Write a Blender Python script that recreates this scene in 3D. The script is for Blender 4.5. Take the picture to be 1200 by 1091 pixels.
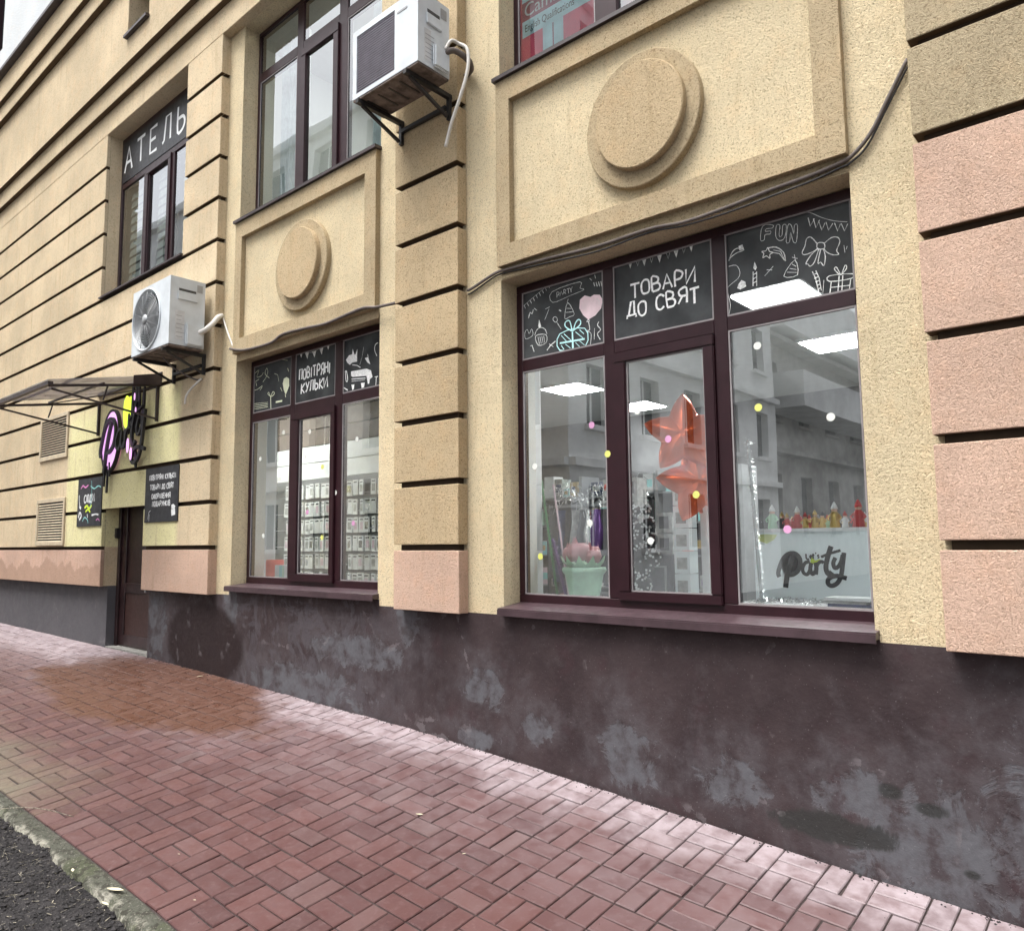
import bpy, bmesh, math, random
from mathutils import Vector, Matrix
random.seed(7)
for o in list(bpy.data.objects): bpy.data.objects.remove(o)
SC = bpy.context.scene
COL = SC.collection
R = math.radians

# ------------------------------------------------------------------ camera, sky, sun, exposure
CAM_D = 3.9563
F = Vector((-0.65434084, 0.74955665, 0.10001441))
Rt = Vector((0.75262948, 0.65836724, -0.01007198))
Up = Vector((0.07339573, -0.06868328, 0.99493501))
cam = bpy.data.cameras.new('camera'); camo = bpy.data.objects.new('camera', cam); COL.objects.link(camo)
m = Matrix((Rt, Up, -F)).transposed().to_4x4()
camo.matrix_world = Matrix.Translation((0, -CAM_D, 1.6)) @ m
cam.lens = 36 * 894 / 1200; cam.sensor_width = 36; cam.sensor_fit = 'HORIZONTAL'
cam.clip_start = 0.05; cam.clip_end = 1500
SC.camera = camo
SUN_EL, SUN_AZ = 68, 22      # azimuth of the sun as seen from the facade: in front and to the left
world = bpy.data.worlds.new('World'); SC.world = world; world.use_nodes = True
nt = world.node_tree; nt.nodes.clear()
sky = nt.nodes.new('ShaderNodeTexSky'); sky.sky_type = 'NISHITA'; sky.sun_disc = False
sky.sun_elevation = R(SUN_EL); sky.sun_rotation = R(180 + SUN_AZ); sky.dust_density = 6; sky.air_density = 1.0; sky.ozone_density = .6
hs = nt.nodes.new('ShaderNodeHueSaturation'); hs.inputs['Saturation'].default_value = .22
bg = nt.nodes.new('ShaderNodeBackground'); bg.inputs[1].default_value = 0.15
wo = nt.nodes.new('ShaderNodeOutputWorld')
nt.links.new(sky.outputs[0], hs.inputs['Color']); nt.links.new(hs.outputs[0], bg.inputs[0]); nt.links.new(bg.outputs[0], wo.inputs[0])
sl = bpy.data.lights.new('sun', 'SUN'); sl.energy = 1.5; sl.angle = R(28); sl.color = (1, .97, .93)
so = bpy.data.objects.new('sun', sl); COL.objects.link(so)
az = R(SUN_AZ); el = R(SUN_EL)
sdir = Vector((-math.sin(az)*math.cos(el), -math.cos(az)*math.cos(el), math.sin(el)))   # towards the sun
so.rotation_euler = sdir.to_track_quat('Z', 'Y').to_euler(); so.location = (0, -10, 20)
SC.view_settings.view_transform = 'Standard'; SC.view_settings.look = 'None'
SC.view_settings.exposure = 1.28; SC.view_settings.gamma = 1
SC.view_settings.use_curve_mapping = False
SC.render.engine = 'CYCLES'
SC.cycles.max_bounces = 8; SC.cycles.transparent_max_bounces = 16

# ------------------------------------------------------------------ node helpers
class N:
    def __init__(s, name):
        s.m = bpy.data.materials.new(name); s.m.use_nodes = True; s.t = s.m.node_tree
        s.t.nodes.clear(); s.out = s.t.nodes.new('ShaderNodeOutputMaterial')
        s.b = s.t.nodes.new('ShaderNodeBsdfPrincipled'); s.t.links.new(s.b.outputs[0], s.out.inputs[0]); s._pos = None
    def n(s, typ, **kw):
        x = s.t.nodes.new(typ)
        for k, v in kw.items(): setattr(x, k, v)
        return x
    def link(s, a, b): s.t.links.new(a, b)
    def put(s, sock, v):
        if v is None: return
        if hasattr(v, 'is_linked'): s.link(v, sock)
        else:
            if sock.type == 'RGBA' and len(v) == 3: v = (*v, 1)
            sock.default_value = v
    @property
    def pos(s):
        if s._pos is None: s._pos = s.n('ShaderNodeNewGeometry').outputs['Position']
        return s._pos
    def mapv(s, sc, v=None):
        x = s.n('ShaderNodeMapping'); s.link(v or s.pos, x.inputs[0]); x.inputs['Scale'].default_value = sc; return x.outputs[0]
    def noise(s, scale, detail=4, rough=.55, vec=None, dist=0):
        x = s.n('ShaderNodeTexNoise'); s.link(vec or s.pos, x.inputs['Vector']); x.inputs['Scale'].default_value = scale
        x.inputs['Detail'].default_value = detail; x.inputs['Roughness'].default_value = rough; x.inputs['Distortion'].default_value = dist
        return x.outputs['Fac']
    def voro(s, scale, feat='F1', out='Distance', vec=None):
        x = s.n('ShaderNodeTexVoronoi', feature=feat); s.link(vec or s.pos, x.inputs['Vector']); x.inputs['Scale'].default_value = scale
        return x.outputs[out]
    def math(s, op, a, b=None, clamp=False):
        x = s.n('ShaderNodeMath', operation=op, use_clamp=clamp); s.put(x.inputs[0], a)
        if b is not None: s.put(x.inputs[1], b)
        return x.outputs[0]
    def ss(s, v, lo, hi, a=0, b=1):
        x = s.n('ShaderNodeMapRange', interpolation_type='SMOOTHSTEP'); s.put(x.inputs[0], v)
        for i, q in enumerate((lo, hi, a, b)): x.inputs[i+1].default_value = q
        return x.outputs[0]
    def mix(s, f, a, b, mode='MIX'):
        x = s.n('ShaderNodeMix', data_type='RGBA', blend_type=mode); s.put(x.inputs[0], f); s.put(x.inputs[6], a); s.put(x.inputs[7], b)
        return x.outputs[2]
    def xyz(s):
        x = s.n('ShaderNodeSeparateXYZ'); s.link(s.pos, x.inputs[0]); return x.outputs
    def bump(s, h, strength, dist, prev=None):
        x = s.n('ShaderNodeBump'); x.inputs['Strength'].default_value = strength; x.inputs['Distance'].default_value = dist
        s.put(x.inputs['Height'], h)
        if prev is not None: s.link(prev, x.inputs['Normal'])
        return x.outputs[0]
    def done(s, col=None, rough=.8, metal=0, nrm=None, spec=None, **kw):
        s.put(s.b.inputs['Base Color'], col); s.put(s.b.inputs['Roughness'], rough); s.b.inputs['Metallic'].default_value = metal
        if nrm is not None: s.link(nrm, s.b.inputs['Normal'])
        if spec is not None: s.b.inputs['Specular IOR Level'].default_value = spec
        for k, v in kw.items(): s.put(s.b.inputs[k], v)
        return s.m

def plain(name, col, rough=.6, metal=0, var=.12, scale=9, bump=0, spec=None, emit=None):
    s = N(name); f = s.noise(scale, 5, .6)
    c = s.mix(s.ss(f, .3, .7), tuple(x*(1-var) for x in col), tuple(min(1, x*(1+var)) for x in col))
    nr = s.bump(s.noise(scale*14, 3), bump, .004) if bump else None
    kw = {}
    if emit: kw = {'Emission Color': (*emit[0], 1), 'Emission Strength': emit[1]}
    return s.done(c, s.ss(s.noise(scale*2.3, 3), .2, .8, rough*.85, min(1, rough*1.15)), metal, nr, spec, **kw)

def stucco(name, col, dark=.62, grain=62, green=False, peel=None, seed=0, dirt=.25):
    s = N(name); x, y, z = s.xyz()
    big = s.noise(1.1, 4, .6); mid = s.noise(6.5, 5, .65)
    g1 = s.noise(grain, 3, .6, dist=1.2); g2 = s.voro(grain*1.5)
    c = s.mix(s.ss(big, .3, .72), tuple(v*(1-dirt*.6) for v in col), tuple(v*1.05 for v in col))
    c = s.mix(s.math('MULTIPLY', s.ss(mid, .45, .75), .35), c, tuple(v*k for v, k in zip(col, (1.06, .93, .82))))
    if green:
        bx = s.math('MULTIPLY', s.ss(s.math('ADD', x, s.math('MULTIPLY', s.noise(3, 3), .12)), -11.50, -11.36), s.ss(x, -8.28, -8.14, 1, 0))
        bz = s.math('MULTIPLY', s.ss(z, 1.585, 1.6), s.ss(s.math('ADD', z, s.math('MULTIPLY', mid, .3)), 3.35, 3.75, 1, 0))
        c = s.mix(s.math('MULTIPLY', bx, bz), c, s.mix(mid, (.76, .71, .36), (.84, .79, .50)))
    if peel:
        zz = s.math('ADD', z, s.math('MULTIPLY', s.noise(2.6, 3, .5, vec=s.mapv((1, 1, .25))), -.55))
        c = s.mix(s.ss(s.math('ADD', zz, s.math('MULTIPLY', s.noise(24, 4), .07)), 1.10, 1.15, .85, 0), c, s.mix(mid, tuple(v*.72 for v in peel), peel))
    # streaks of rain dirt
    st = s.noise(5, 4, .6, vec=s.mapv((3.2, 3.2, .28)))
    c = s.mix(s.math('MULTIPLY', s.ss(st, .54, .74), dirt*1.5), c, tuple(v*k for v, k in zip(col, (.66, .62, .55))))
    pit = s.ss(g1, .54, .63)
    c = s.mix(s.math('MULTIPLY', pit, dark), c, tuple(v*k for v, k in zip(col, (.30, .26, .20))))
    c = s.mix(s.math('MULTIPLY', s.ss(g2, .0, .22, 1, 0), .25), c, (.95, .9, .75))
    hgt = s.math('ADD', s.math('MULTIPLY', s.ss(g1, .35, .70, 1, 0), 1.0), s.math('MULTIPLY', s.noise(grain*3, 2), .35))
    nr = s.bump(hgt, .9, .006)
    nr = s.bump(mid, .25, .02, nr)
    return s.done(c, .92, 0, nr, .15)

def blob_mask(s, x, z, cx, cz, rx, rz, nz, soft=.12, amp=.9):
    dx = s.math('DIVIDE', s.math('SUBTRACT', x, cx), rx); dz = s.math('DIVIDE', s.math('SUBTRACT', z, cz), rz)
    d = s.math('SQRT', s.math('ADD', s.math('MULTIPLY', dx, dx), s.math('MULTIPLY', dz, dz)))
    d = s.math('ADD', d, s.math('MULTIPLY', s.math('SUBTRACT', nz, .5), amp*2))
    return s.ss(d, 1-soft, 1+soft, 1, 0)

def plinth_mat():
    s = N('painted plinth render'); x, y, z = s.xyz()
    n1 = s.noise(2.2, 6, .62); n2 = s.noise(7, 6, .68); n3 = s.noise(30, 4, .6)
    c = s.mix(s.ss(n1, .35, .65), (.026, .016, .018), (.043, .029, .031))
    c = s.mix(s.math('MULTIPLY', s.ss(n2, .52, .66), .4), c, (.062, .049, .053))
    c = s.mix(s.math('MULTIPLY', s.ss(s.noise(4.1, 5, .6), .56, .7), .5), c, (.04, .018, .022))
    lx = s.ss(x, -9.2, -9.0, 1, 0)
    c = s.mix(s.math('MULTIPLY', lx, .75), c, s.mix(n1, (.075, .078, .088), (.11, .11, .12)))
    nz = s.math('ADD', s.math('MULTIPLY', s.noise(3.6, 8, .72, dist=.9), .75), s.math('MULTIPLY', s.noise(13, 5, .7, vec=s.mapv((1, 1, .45))), .25))
    grey = [(-2.57, .31, .20, .20), (-1.95, .30, .21, .14), (-3.79, .24, .20, .07), (-3.27, .38, .13, .09), (-.93, .14, .40, .30),
            (-1.27, .36, .22, .13), (-5.99, .36, .95, .16), (-8.85, .74, .25, .5), (-7.22, 1.04, .14, .24), (-4.55, 1.02, .14, .20), (-3.75, .58, .2, .12), (-5.2, .72, .6, .14), (-.4,.3,.3,.5)]
    tot = None
    for b in grey:
        mk = blob_mask(s, x, z, b[0], b[1], b[2]*.86, b[3]*.86, nz, .16, 2.5)
        tot = mk if tot is None else s.math('MAXIMUM', tot, mk)
        hm = blob_mask(s, x, z, b[0], b[1]+.05, b[2]*1.6, b[3]*1.7, nz, .5, 1.6)
        halo = hm if b is grey[0] else s.math('MAXIMUM', halo, hm)
    c = s.mix(s.math('MULTIPLY', halo, s.ss(n2, .36, .6, .1, .65)), c, (.076, .067, .074))
    c = s.mix(s.math('MULTIPLY', s.math('MULTIPLY', s.ss(x, -8.9, -8.5), s.ss(x, -5.5, -4.2, 1, 0)), s.ss(nz, .49, .56, 0, .6)), c, (.075, .068, .078))
    c = s.mix(s.math('MULTIPLY', tot, s.ss(n2, .36, .6, .15, .9)), c, s.mix(n3, (.070, .071, .079), (.120, .122, .137)))
    c = s.mix(blob_mask(s, x, z, -7.75, .58, .80, .42, n1, .10, .12), c, (.016, .008, .009))
    c = s.mix(s.math('MULTIPLY', s.math('MAXIMUM', s.math('MAXIMUM', blob_mask(s, x, z, -1.40, .19, .28, .07, nz, .15, 1.2), blob_mask(s, x, z, -1.12, .42, .05, .035, nz, .3, .6)), s.math('MAXIMUM', blob_mask(s, x, z, -.80, .13, .035, .02, nz, .3, .6), blob_mask(s, x, z, -.95, .37, .06, .03, nz, .3, 1.2))), .85), c, (.022, .023, .022))
    # hairline cracks and salt lines
    vc = s.voro(1.15, 'DISTANCE_TO_EDGE', vec=None); wv = s.noise(9, 4, .6)
    ck = s.ss(s.math('ADD', vc, s.math('MULTIPLY', s.math('SUBTRACT', wv, .5), .22)), 0, .004, 1, 0)
    c = s.mix(s.math('MULTIPLY', s.math('MULTIPLY', ck, s.ss(n1, .5, .62)), .35), c, (.20, .18, .19))
    # pale splash dust specks
    c = s.mix(s.math('MULTIPLY', s.ss(s.noise(95, 2), .66, .72), .5), c, (.20, .18, .19))
    hgt = s.math('ADD', s.math('MULTIPLY', n3, .5), s.math('MULTIPLY', tot, -.6))
    nr = s.bump(hgt, .5, .006); nr = s.bump(n2, .35, .015, nr)
    return s.done(c, s.ss(n2, .3, .7, .55, .8), 0, nr, .35)

def brick_mat(name, attr):
    s = N(name); x, y, z = s.xyz()
    if attr: rn = s.n('ShaderNodeAttribute', attribute_name='rnd').outputs['Fac']
    else: rn = s.n('ShaderNodeObjectInfo').outputs['Random']
    c = s.mix(rn, (.060, .026, .026), (.090, .041, .039))
    rn2 = s.math('FRACT', s.math('MULTIPLY', rn, 17.3))
    c = s.mix(s.math('MULTIPLY', s.ss(rn2, .8, 1), .28), c, (.115, .085, .083))
    n1 = s.noise(38, 4, .6); n2 = s.noise(2.1, 5, .62); n3 = s.noise(11, 5, .65)
    c = s.mix(s.math('MULTIPLY', s.ss(n1, .5, .72), .35), c, (.14, .092, .090))
    c = s.mix(s.math('MULTIPLY', s.ss(n3, .55, .75), .4), c, (.07, .038, .04))
    # lime bloom along the wall
    yb = s.math('ADD', y, s.math('MULTIPLY', s.math('SUBTRACT', n2, .5), .7))
    bloom = s.math('MULTIPLY', s.ss(yb, -.62, -.08), s.ss(x, -7.2, -5.8))
    bloom2 = s.math('MULTIPLY', s.ss(yb, -1.5, -.5, 0, .35), s.ss(x, -6.5, -4.5, 1, .6))
    bloom3 = s.math('MULTIPLY', s.math('MULTIPLY', s.ss(s.math('ADD', y, s.math('MULTIPLY', n2, .3)), -.75, -.25), s.ss(x, -9.2, -8.9, 1, 0)), 1.0)
    bt = s.math('MAXIMUM', bloom, s.math('MAXIMUM', bloom2, bloom3))
    c = s.mix(s.math('MULTIPLY', bt, s.ss(n3, .25, .7, .3, .8)), c, (.36, .31, .33))
    # rusty damp area by the door
    damp = blob_mask(s, x, y, -7.7, -.62, 2.1, .68, n2, .16, .5)
    c = s.mix(s.math('MULTIPLY', damp, .85), c, s.mix(n3, (.060, .025, .014), (.105, .046, .026)))
    # mossy grey dirt towards the kerb on the far left
    ms = s.math('MULTIPLY', s.ss(yb, -2.3, -1.6, 1, 0), s.ss(s.math('ADD', x, n3), -5.8, -4.6, 1, 0))
    c = s.mix(s.math('MULTIPLY', ms, .7), c, (.13, .125, .085))
    nr = s.bump(n1, .35, .002); nr = s.bump(n3, .3, .006, nr)
    return s.done(c, s.math('SUBTRACT', s.ss(n3, .3, .7, .36, .66), s.math('MULTIPLY', damp, .12)), 0, nr, .38)

def glass_mat(name, tint=(.93, .97, .96), f0=.15, ripple=.04, k=2.7):
    s = N(name); s.t.nodes.remove(s.b)
    tr = s.n('ShaderNodeBsdfTransparent'); tr.inputs[0].default_value = (*tint, 1)
    gl = s.n('ShaderNodeBsdfGlossy'); gl.inputs['Roughness'].default_value = 0.0; gl.inputs[0].default_value = (.96, .98, 1, 1)
    nr = s.bump(s.noise(.9, 1), ripple, .05); s.link(nr, gl.inputs['Normal'])
    lw = s.n('ShaderNodeFresnel'); lw.inputs[0].default_value = 1.5
    f = s.math('ADD', s.math('MULTIPLY', lw.outputs[0], k), f0, True)
    mx = s.n('ShaderNodeMixShader'); s.link(f, mx.inputs[0]); s.link(tr.outputs[0], mx.inputs[1]); s.link(gl.outputs[0], mx.inputs[2])
    s.link(mx.outputs[0], s.out.inputs[0]); return s.m

def film_mat(name, col, dens):
    s = N(name); s.t.nodes.remove(s.b)
    tr = s.n('ShaderNodeBsdfTransparent'); df = s.n('ShaderNodeBsdfDiffuse')
    c = s.mix(s.ss(s.noise(5, 4), .3, .7), tuple(v*.75 for v in col), tuple(v*1.3 for v in col)); s.link(c, df.inputs[0])
    mx = s.n('ShaderNodeMixShader'); mx.inputs[0].default_value = dens; s.link(tr.outputs[0], mx.inputs[1]); s.link(df.outputs[0], mx.inputs[2])
    s.link(mx.outputs[0], s.out.inputs[0]); return s.m

M = {}
YEL = (.79, .67, .45); TAN = (.62, .485, .305); PNK = (.70, .495, .385); CREAM = (.70, .575, .395)
M['wall'] = stucco('yellow stucco', YEL, .62, 105)
M['trim'] = stucco('tan stucco trim', (.56, .45, .29), .7, 105)
M['tan'] = stucco('tan stucco', TAN, .68, 105)
M['olive'] = stucco('olive tan stucco', (.52, .43, .285), .6, 105)
M['pink'] = stucco('pink stucco', PNK, .45, 110)
M['cream'] = stucco('cream stucco courses', CREAM, .4, 62, green=True, dirt=.3)
M['pinkpeel'] = stucco('pink stucco with peeling patches', (.62, .43, .34), .35, 62, peel=(.52, .35, .26))
M['groove'] = plain('dark groove mortar', (.060, .042, .029), .95, spec=.1)
M['jointshade'] = plain('dark brown joints and underside shade', (.11, .076, .047), .95, spec=.1)  # joint colour; on block and cornice undersides it paints in their shade
M['plinth'] = plinth_mat()
M['frame'] = plain('maroon window plastic', (.022, .0065, .010), .36, var=.15, spec=.35)
M['sill'] = plain('maroon sheet metal sill', (.055, .034, .040), .35, var=.2)
M['darkmetal'] = plain('dark brown metal', (.035, .024, .026), .45, var=.3)
M['glass'] = glass_mat('window glass')
M['glassup'] = glass_mat('upper window glass', (.84, .93, .92), .10, .05, 1.9)
M['film'] = film_mat('chalkboard film', (.052, .055, .058), .92)
M['chalk'] = plain('white chalk', (.88, .90, .90), .9, var=.2, scale=60)
M['chalkdim'] = plain('grey chalk', (.68, .70, .69), .9, var=.35, scale=60)
M['chalkpink'] = plain('pink chalk', (.85, .68, .72), .9)
M['chalkteal'] = plain('teal chalk', (.55, .88, .90), .9)
M['chalkgreen'] = plain('pale green chalk', (.80, .84, .62), .9)
M['white'] = plain('white plastic', (.72, .74, .75), .4, var=.06)
M['acwhite'] = plain('white painted metal', (.56, .60, .63), .38, var=.10, scale=5)
M['grille'] = plain('grey metal grille', (.16, .165, .18), .5)
M['black'] = plain('black metal', (.016, .015, .016), .5)
M['rust'] = plain('grimy underside metal', (.14, .11, .095), .8, var=.5, scale=14)
M['rubber'] = plain('grey cable', (.14, .12, .11), .85, spec=.2)
M['hose'] = plain('white hose', (.60, .58, .54), .6)
M['ink'] = plain('black ink', (.012, .011, .014), .5)
M['pinkink'] = plain('magenta pink', (.66, .22, .50), .5)
M['stpink'] = plain('pink sticker', (.60, .30, .50), .6)
M['styel'] = plain('yellow sticker', (.62, .64, .16), .6)
M['stwhite'] = plain('white sticker', (.66, .68, .64), .6)
M['lime'] = plain('lime green', (.60, .78, .04), .5)
M['mint'] = plain('mint plastic', (.42, .68, .50), .35)
M['tulip'] = plain('dusty pink foil', (.50, .24, .26), .35)
M['board'] = plain('black board', (.018, .019, .024), .45, var=.4)
M['posterred'] = plain('red poster', (.80, .09, .17), .5, var=.1)
M['postermaroon'] = plain('dark red poster print', (.36, .04, .09), .5)
M['blue'] = plain('pale blue print', (.60, .76, .80), .5)
def foil():
    s = N('orange foil'); n = s.noise(7, 4, .6, dist=1.5)
    nr = s.bump(n, .12, .02); return s.done((.84, .13, .03), .26, .5, nr)
M['foil'] = foil()
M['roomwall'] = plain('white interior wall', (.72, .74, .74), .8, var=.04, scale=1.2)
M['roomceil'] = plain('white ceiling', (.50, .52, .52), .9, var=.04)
M['roomfloor'] = plain('grey floor tiles', (.28, .27, .26), .4)
M['lamp2'] = plain('lit upper lamp panel', (.9, .9, .9), .5, emit=((1, .95, .85), 9))
M['lamp'] = plain('lit lamp panel', (.9, .9, .9), .5, emit=((1, 1, .98), 38))
M['green'] = plain('green tinsel', (.03, .20, .06), .35, metal=.4)
M['purple'] = plain('purple tinsel', (.14, .05, .24), .35, metal=.4)
M['pinktin'] = plain('pink white tinsel', (.70, .55, .62), .35, metal=.2)
M['silver'] = plain('silver tinsel', (.62, .63, .64), .25, metal=.8)
M['redbox'] = plain('red box', (.80, .09, .05), .5)
M['tealbox'] = plain('teal paper', (.28, .66, .66), .5)
M['cloth'] = plain('dark merchandise', (.035, .033, .045), .6, var=.5, scale=25)
M['greybox'] = plain('grey printed cardboard', (.36, .37, .36), .6, var=.35, scale=22)
M['navy'] = plain('navy blue fabric', (.03, .045, .12), .6, var=.4)
M['gold'] = plain('gold paint', (.55, .40, .14), .35, metal=.6)
M['red'] = plain('red paint', (.45, .04, .04), .5)
M['slat'] = plain('white slat board', (.62, .64, .64), .6, var=.05)
M['backwall'] = plain('grey shelving wall', (.075, .075, .078), .8, var=.5, scale=2)
M['slatgrey'] = plain('grey slat board', (.10, .11, .11), .6, var=.1)
M['slatbrown'] = plain('brown slat board', (.11, .085, .065), .6, var=.15)
M['clear'] = plain('clear packet film', (.80, .82, .82), .2, var=.1)
M['mint2'] = plain('pale green foil leaves', (.50, .74, .52), .35)
M['panel'] = plain('white counter panel', (.80, .88, .90), .45, var=.04, scale=1.5)
M['door'] = plain('dark brown door', (.022, .010, .011), .35, var=.3)
M['blind'] = plain('pale blind fabric', (.84, .84, .78), .8)
M['roofsheet'] = film_mat('cloudy plastic roof sheet', (.42, .42, .44), .50)
M['whitewall'] = stucco('white upper storey render', (.60, .63, .65), .06, 30, dirt=.12)
M['oppo'] = plain('pale grey render', (.86, .87, .86), .85, var=.12, scale=1)
M['oppodark'] = plain('grey stone facing', (.36, .35, .33), .85, var=.25, scale=1.5)
M['oppoglass'] = plain('dark window glass', (.03, .035, .04), .15)
M['asphalt'] = plain('asphalt', (.055, .055, .056), .9, var=.2, scale=3, bump=.4)
M['brick'] = brick_mat('red paving brick', False)
M['brickrest'] = brick_mat('red paving brick mass', True)
M['grout'] = plain('dark jointing sand', (.030, .020, .019), .95, var=.3, scale=30)
def kerb_mat():
    s = N('mossy concrete kerb'); n = s.noise(6, 6, .65); n2 = s.noise(22, 4)
    y = s.xyz()[1]; pale = s.ss(s.math('ADD', y, s.math('MULTIPLY', n, -.16)), -2.415, -2.375, 1, 0)
    c = s.mix(s.math('MULTIPLY', pale, s.ss(s.noise(4.5, 6, .7), .45, .56)), s.mix(n, (.05, .052, .042), (.095, .095, .078)), (.26, .25, .21))
    c = s.mix(s.math('MULTIPLY', s.ss(s.noise(3.7, 5, .6), .5, .62), .6), c, (.060, .068, .038))
    c = s.mix(s.math('MULTIPLY', s.ss(n2, .48, .6), .75), c, (.035, .033, .027))
    c = s.mix(s.math('MULTIPLY', s.ss(s.noise(75, 3), .58, .66), .5), c, (.22, .21, .18))
    return s.done(c, .95, 0, s.bump(s.math('ADD', n, s.math('ADD', n2, s.math('MULTIPLY', s.noise(60, 4), .8))), .9, .02), .1)
M['kerb'] = kerb_mat()
M['concrete'] = plain('grey concrete', (.22, .215, .20), .9, var=.3, scale=12, bump=.4)
def soil_mat():
    s = N('dark damp soil'); n = s.noise(9, 7, .7); n2 = s.noise(70, 4)
    c = s.mix(s.ss(n, .35, .7), (.008, .007, .008), (.030, .027, .028))
    c = s.mix(s.math('MULTIPLY', s.ss(n2, .6, .7), .7), c, (.14, .13, .12))
    return s.done(c, .85, 0, s.bump(s.math('ADD', n, s.math('MULTIPLY', n2, .5)), .9, .02), .3)
M['soil'] = soil_mat()
M['clod'] = plain('soil clods', (.020, .018, .019), .9, var=.6, scale=12)
M['chip'] = plain('pale plant litter', (.20, .18, .14), .9, var=.8, scale=60)
M['leaf'] = plain('dry pale leaf', (.46, .42, .30), .7, var=.15, scale=30)
M['leafbrown'] = plain('brown dead leaf', (.26, .13, .07), .8, var=.3, scale=30)

# ------------------------------------------------------------------ mesh helpers
def link(o, parent=None):
    COL.objects.link(o)
    if parent is not None: o.parent = parent
    return o
def empty(name, loc, label=None, cat=None, group=None, parent=None):
    o = bpy.data.objects.new(name, None); o.location = loc; link(o, parent); o.empty_display_size = .1
    tag(o, label, cat, group); return o
def tag(o, label=None, cat=None, group=None, kind=None):
    for k, v in (('label', label), ('category', cat), ('group', group), ('kind', kind)):
        if v: o[k] = v
    return o
def place(o, parent):
    """parent a world-space mesh under an empty that has only a location"""
    if parent is not None:
        off = Vector((0, 0, 0)); p = parent
        while p is not None: off += p.location; p = p.parent
        o.parent = parent; o.location = o.location - off
    return o
class B:
    def __init__(s): s.v = []; s.f = []; s.mi = []
    def add(s, vs, fs, mi=0):
        n = len(s.v); s.v += [tuple(v) for v in vs]; s.f += [tuple(i+n for i in f) for f in fs]; s.mi += [mi]*len(fs); return s
    def box(s, x0, x1, y0, y1, z0, z1, mi=0):
        vs = [(x0,y0,z0),(x1,y0,z0),(x1,y1,z0),(x0,y1,z0),(x0,y0,z1),(x1,y0,z1),(x1,y1,z1),(x0,y1,z1)]
        return s.add(vs, [(0,3,2,1),(4,5,6,7),(0,1,5,4),(1,2,6,5),(2,3,7,6),(3,0,4,7)], mi)
    def jbox(s, x0, x1, y0, y1, z0, z1, top=1):
        n = len(s.mi); s.box(x0, x1, y0, y1, z0, z1, 0); s.mi[n] = 1; s.mi[n+1] = top; return s
    def quad(s, a, b, c, d, mi=0): return s.add([a, b, c, d], [(0,1,2,3)], mi)
    def tube(s, pts, r, seg=8, mi=0, cap=True):
        pts = [Vector(p) for p in pts]; vs = []; fs = []; prev = None
        rs = r if isinstance(r, (list, tuple)) else [r]*len(pts)
        for i, p in enumerate(pts):
            d = (pts[min(i+1, len(pts)-1)] - pts[max(i-1, 0)]).normalized()
            a = Vector((0,0,1)) if abs(d.z) < .95 else Vector((1,0,0))
            u = d.cross(a).normalized() if prev is None else (prev - d*prev.dot(d)).normalized()
            prev = u; w = d.cross(u)
            for k in range(seg):
                t = 2*math.pi*k/seg; vs.append(p + (u*math.cos(t)+w*math.sin(t))*rs[i])
        for i in range(len(pts)-1):
            for k in range(seg):
                k2 = (k+1) % seg; fs.append((i*seg+k, i*seg+k2, (i+1)*seg+k2, (i+1)*seg+k))
        if cap: fs.append(tuple(range(seg-1, -1, -1))); fs.append(tuple((len(pts)-1)*seg+k for k in range(seg)))
        return s.add(vs, fs, mi)
    def bar(s, a, b, w, h=None, mi=0):
        h = h or w; a = Vector(a); b = Vector(b); d = (b-a).normalized()
        up = Vector((0,0,1)) if abs(d.z) < .9 else Vector((0,1,0))
        u = d.cross(up).normalized()*w/2; v = u.cross(d).normalized()*h/2
        vs = [a-u-v, a+u-v, a+u+v, a-u+v, b-u-v, b+u-v, b+u+v, b-u+v]
        return s.add(vs, [(0,3,2,1),(4,5,6,7),(0,1,5,4),(1,2,6,5),(2,3,7,6),(3,0,4,7)], mi)
    def disc(s, c, rx, rz, y0, y1, seg=64, mi=0, bev=0):
        # solid disc in the XZ plane from y0 (front) to y1 (back)
        rings = [(y1, 1.0), (y0+bev, 1.0), (y0, 1-bev/rx)] if bev else [(y1, 1.), (y0, 1.)]
        vs = []; fs = []
        for (y, k) in rings:
            for i in range(seg):
                t = 2*math.pi*i/seg; vs.append((c[0]+rx*k*math.cos(t), y, c[1]+rz*k*math.sin(t)))
        for r in range(len(rings)-1):
            for i in range(seg):
                j = (i+1) % seg; fs.append((r*seg+i, r*seg+j, (r+1)*seg+j, (r+1)*seg+i))
        fs.append(tuple((len(rings)-1)*seg+i for i in range(seg)))
        return s.add(vs, fs, mi)
    def lathe(s, prof, c, seg=24, mi=0):
        vs = []; fs = []
        for r, z in prof:
            for i in range(seg):
                t = 2*math.pi*i/seg; vs.append((c[0]+r*math.cos(t), c[1]+r*math.sin(t), c[2]+z))
        for k in range(len(prof)-1):
            for i in range(seg):
                j = (i+1) % seg; fs.append((k*seg+i, k*seg+j, (k+1)*seg+j, (k+1)*seg+i))
        return s.add(vs, fs, mi)
    def build(s, name, mats, parent=None, bevel=0, smooth=False, seg=2, recalc=True):
        me = bpy.data.meshes.new(name); me.from_pydata(s.v, [], s.f)
        for mt in (mats if isinstance(mats, (list, tuple)) else [mats]): me.materials.append(mt)
        me.polygons.foreach_set('material_index', s.mi)
        if bevel or recalc:
            bm = bmesh.new(); bm.from_mesh(me)
            if recalc: bmesh.ops.recalc_face_normals(bm, faces=bm.faces)
            if bevel:
                es = [e for e in bm.edges if len(e.link_faces) == 2 and e.calc_face_angle(0) > .6]
                bmesh.ops.bevel(bm, geom=es, offset=bevel, segments=seg, affect='EDGES', clamp_overlap=True)
            bm.to_mesh(me); bm.free()
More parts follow.
